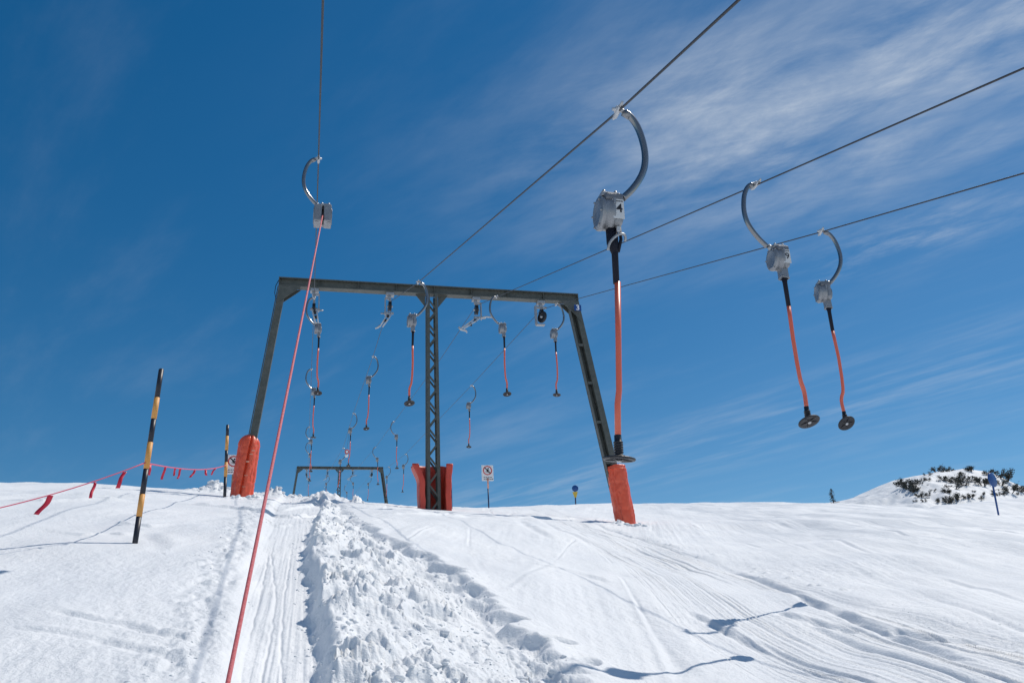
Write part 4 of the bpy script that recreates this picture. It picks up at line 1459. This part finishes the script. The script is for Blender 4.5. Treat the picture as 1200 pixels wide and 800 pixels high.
# little hanging sign by the far drag bars
yy = 50.0; c = at(406.6, 529, yy)
hs = thing('hanging_sign', 'little red ringed round sign hung over the far pylon on a thin wire', 'sign', c)
mb = MB(); mb.lathe([(0, -.012), (.11, -.012), (.11, .012), (0, .012)], 24, mx=Matrix.Rotation(PI / 2, 4, 'X')); mb.build('disc', M['white'], hs)
mb = MB(); mb.lathe([(.085, -.018), (.135, -.018), (.135, .018), (.085, .018), (.085, -.018)], 24, mx=Matrix.Rotation(PI / 2, 4, 'X')); mb.build('ring', M['red'], hs)
mb = MB(); mb.lathe([(0, -.012), (.10, -.012), (.10, .012), (0, .012)], 20, mx=Matrix.Translation((-.02, 0, -.24)) @ Matrix.Rotation(PI / 2, 4, 'X')); mb.build('lower_disc', M['white'], hs)
top = zc(1, yy) - c.z
mb = MB(); mb.tube([(0, 0, .13), (CX[1] - c.x, 0, top)], .006, 6); mb.build('wire', M['cable'], hs)

# piste markers
def marker(label, cpx, d, rad, base_px, tri, lean=0.0, turn=0.0, sy=1.0):
    c = at_dist(*cpx, d); b = at_dist(*base_px, d)
    g = gz(b.x, b.y)
    t = thing('piste_marker', label, 'piste marker', (b.x, b.y, g), 'blue piste markers')
    o = Vector((b.x, b.y, g))
    mb = MB(); mb.tube([Vector((0, 0, -.3)), c - o + Vector((0, .03, 0))], .045 if tri else .034, 10); mb.build('post', M['postblue'] if tri else M['blue'], t)
    az = math.atan2(c.x, c.y)
    mx = Matrix.Translation(c - o) @ Matrix.Rotation(-az + turn, 4, 'Z') @ Matrix.Rotation(lean, 4, 'Y') @ Matrix.Diagonal((1, 1, sy, 1)) @ Matrix.Rotation(PI / 2, 4, 'X')
    mb = MB(); mb.lathe([(0, .03), (rad * .96, .03), (rad, .02), (rad, -.02), (rad * .96, -.03), (0, -.03)], 36, mx=mx); mb.build('disc', M['blue'], t)
    if tri:
        q = at_dist(cpx[0] - .2, cpx[1] + 7, d) - o
        mb = MB(); s = rad * 1.0
        mx = Matrix.Translation(q + Vector((0, -.06, 0))) @ Matrix.Rotation(-az, 4, 'Z')
        mb.prism([(-s * .85, s * .75), (s * .85, s * .75), (s * .28, -s * 1.05), (-s * .28, -s * 1.05)], -.012, .012, mx=mx); mb.build('side_flag', M['mark_yellow'], t)
    return t


marker('small round blue piste marker with a yellow plate under it on the centre crest', (674, 572), 58, .22, (674.5, 592), True)
marker('tall blue piste marker on a leaning post at the right edge below the far hill', (1163, 562), 37, .275, (1170.3, 606), False, -.12, 1.12, 1.0)

# ------------------------------------------------------------------ sky, sun
SUN_EL = math.radians(56)
SUN_AZ = math.radians(68)       # clockwise from +Y
w = bpy.data.worlds.new('World'); S.world = w; w.use_nodes = True
nt = w.node_tree
for n in list(nt.nodes): nt.nodes.remove(n)
N = nt.nodes.new
out = N('ShaderNodeOutputWorld'); bg = N('ShaderNodeBackground'); sky = N('ShaderNodeTexSky')
sky.sky_type = 'NISHITA'; sky.sun_disc = False
sky.sun_elevation = SUN_EL; sky.sun_rotation = SUN_AZ
sky.altitude = 1500; sky.air_density = 1.0; sky.dust_density = .3; sky.ozone_density = 1.3
bg.inputs['Strength'].default_value = .094
tc = N('ShaderNodeTexCoord'); sep = N('ShaderNodeSeparateXYZ')
nt.links.new(tc.outputs['Generated'], sep.inputs[0])


def math_(op, a, b=None, c=None, clamp=False):
    n = N('ShaderNodeMath'); n.operation = op; n.use_clamp = clamp
    for i, v in enumerate((a, b, c)):
        if v is None: continue
        if hasattr(v, 'is_output'): nt.links.new(v, n.inputs[i])
        else: n.inputs[i].default_value = v
    return n.outputs[0]


zz = math_('MAXIMUM', sep.outputs['Z'], .05)
cx_ = math_('DIVIDE', sep.outputs['X'], zz); cy_ = math_('DIVIDE', sep.outputs['Y'], zz)


def rot(ang, ox, oy):
    """coordinates along / across a streak through (ox, oy) on the cloud layer"""
    ca, sa = math.cos(ang), math.sin(ang)
    dx = math_('SUBTRACT', cx_, ox); dy = math_('SUBTRACT', cy_, oy)
    u = math_('ADD', math_('MULTIPLY', dx, ca), math_('MULTIPLY', dy, sa))
    v = math_('ADD', math_('MULTIPLY', dx, -sa), math_('MULTIPLY', dy, ca))
    return u, v


def noise(u, v, su, sv, detail=6, rough=.6, dist=0.0, seed=0.0):
    cb = N('ShaderNodeCombineXYZ')
    nt.links.new(math_('MULTIPLY', u, su), cb.inputs[0]); nt.links.new(math_('MULTIPLY', v, sv), cb.inputs[1]); cb.inputs[2].default_value = seed
    n = N('ShaderNodeTexNoise'); n.inputs['Scale'].default_value = 1; n.inputs['Detail'].default_value = detail
    n.inputs['Roughness'].default_value = rough; n.inputs['Distortion'].default_value = dist
    nt.links.new(cb.outputs[0], n.inputs['Vector'])
    return n.outputs['Fac']


def ramp(x, a, b, lo=0.0, hi=1.0):
    n = N('ShaderNodeMapRange'); n.interpolation_type = 'SMOOTHSTEP'
    nt.links.new(x, n.inputs[0])
    for i, v in zip((1, 2, 3, 4), (a, b, lo, hi)): n.inputs[i].default_value = v
    return n.outputs[0]


def gauss(v, s):
    return math_('EXPONENT', math_('MULTIPLY', math_('POWER', math_('DIVIDE', v, s), 2.0), -1.0))


masks = []
# main cirrus band, upper right
def P2(px, py):
    r = ray(px, py); return r.x / r.z, r.y / r.z
a = P2(730, 240); b = P2(1150, 50)
ang = math.atan2(b[1] - a[1], b[0] - a[0])
u, v = rot(ang, *b)
wv = math_('ADD', v, math_('MULTIPLY', math_('SUBTRACT', noise(u, v, 2.5, 2.5, 4, .6, 0, 3), .5), .35))
tex = math_('MULTIPLY', ramp(noise(u, v, 2.6, 4.6, 9, .66, .35, 1), .26, .80), ramp(noise(u, v, 1.6, 2.6, 4, .6, .1, 2), .25, .66))
uf, vf = rot(ang + .42, *b)
fine = ramp(noise(uf, vf, 5, 24, 8, .68, .6, 5), .25, .75, .62, 1.15)
m1 = math_('MULTIPLY', math_('MULTIPLY', tex, fine), math_('MULTIPLY', gauss(wv, .34), math_('MULTIPLY', ramp(u, -1.25, -.1), ramp(u, .3, 1.6, 1, .4))))
masks.append(math_('MULTIPLY', m1, .9))
# soft veil around it
masks.append(math_('MULTIPLY', math_('MULTIPLY', gauss(math_('SUBTRACT', v, -.05), .45), ramp(u, -1.6, .1)), math_('MULTIPLY', ramp(noise(u, v, 1.7, 4.0, 6, .6, .1, 8), .32, .75), .38)))
# low streaks
a = P2(780, 535); b = P2(1190, 418)
ang2 = math.atan2(b[1] - a[1], b[0] - a[0])
u2, v2 = rot(ang2, *b)
t2 = ramp(noise(u2, v2, 1.2, 5.5, 7, .62, .1, 11), .42, .75)
masks.append(math_('MULTIPLY', math_('MULTIPLY', t2, gauss(math_('ADD', v2, .02), .45)), .24))
# patch right of the drag bars
a = P2(1075, 275)
u3, v3 = rot(ang, *a)
masks.append(math_('MULTIPLY', math_('MULTIPLY', ramp(noise(u3, v3, 5, 11, 6, .65, .2, 14), .40, .75), math_('MULTIPLY', gauss(u3, .30), gauss(v3, .14))), .30))
# faint streaks over the rest of the sky
t4 = ramp(noise(u2, v2, .75, 2.4, 8, .62, .15, 21), .45, .85)
masks.append(math_('MULTIPLY', math_('MULTIPLY', t4, ramp(cx_, -.6, .8, .6, 1)), .15))
masks.append(ramp(cx_, .0, 2.2, .0, .045))
# unseen broken cloud added behind the photographer to lift and whiten the fill light
t5 = ramp(noise(u2, v2, .9, 1.6, 7, .6, .3, 31), .30, .62)
masks.append(math_('MULTIPLY', math_('MULTIPLY', t5, ramp(cy_, .35, -1.0)), .35))
tot = masks[0]
for mm_ in masks[1:]: tot = math_('ADD', tot, mm_)
tot = math_('MINIMUM', tot, .85)
mix = N('ShaderNodeMix'); mix.data_type = 'RGBA'
nt.links.new(tot, mix.inputs['Factor'])
hsv = N('ShaderNodeHueSaturation'); hsv.inputs['Hue'].default_value = .4935; hsv.inputs['Saturation'].default_value = 1.41; hsv.inputs['Value'].default_value = .93
nt.links.new(sky.outputs[0], hsv.inputs['Color'])
nt.links.new(hsv.outputs[0], mix.inputs['A'])
mix.inputs['B'].default_value = (6.2, 6.9, 7.8, 1)
nt.links.new(mix.outputs['Result'], bg.inputs['Color'])
nt.links.new(bg.outputs[0], out.inputs[0])

sd = bpy.data.lights.new('sun', 'SUN'); sd.energy = 3.38; sd.angle = math.radians(.53); sd.color = (1.0, .94, .85)
so = bpy.data.objects.new('sun', sd); C.objects.link(so)
dirv = Vector((math.sin(SUN_AZ) * math.cos(SUN_EL), math.cos(SUN_AZ) * math.cos(SUN_EL), math.sin(SUN_EL)))
so.rotation_euler = dirv.to_track_quat('Z', 'Y').to_euler(); so.location = dirv * 60

# ------------------------------------------------------------------ camera
cam = bpy.data.cameras.new('camera'); co = bpy.data.objects.new('camera', cam); C.objects.link(co)
cam.sensor_width = 36; cam.lens = F / 1200 * 36; cam.clip_start = .05; cam.clip_end = 6000
ca, sa = math.cos(YAW), math.sin(YAW)
def w2(v): return Vector((v[0] * ca + v[1] * sa, -v[0] * sa + v[1] * ca, v[2]))
r0 = Vector((1, 0, 0)); u0 = Vector((0, -math.sin(PITCH), math.cos(PITCH))); f0 = Vector((0, math.cos(PITCH), math.sin(PITCH)))
rr = r0 * math.cos(ROLL) - u0 * math.sin(ROLL); uu = r0 * math.sin(ROLL) + u0 * math.cos(ROLL)
R3 = Matrix((w2(rr), w2(uu), -w2(f0))).transposed()
co.matrix_world = R3.to_4x4()
S.camera = co

S.view_settings.view_transform = 'Standard'
S.view_settings.look = 'None'
S.view_settings.gamma = 1
S.view_settings.use_curve_mapping = False
S.view_settings.exposure = 0.0
S.render.engine = 'CYCLES'
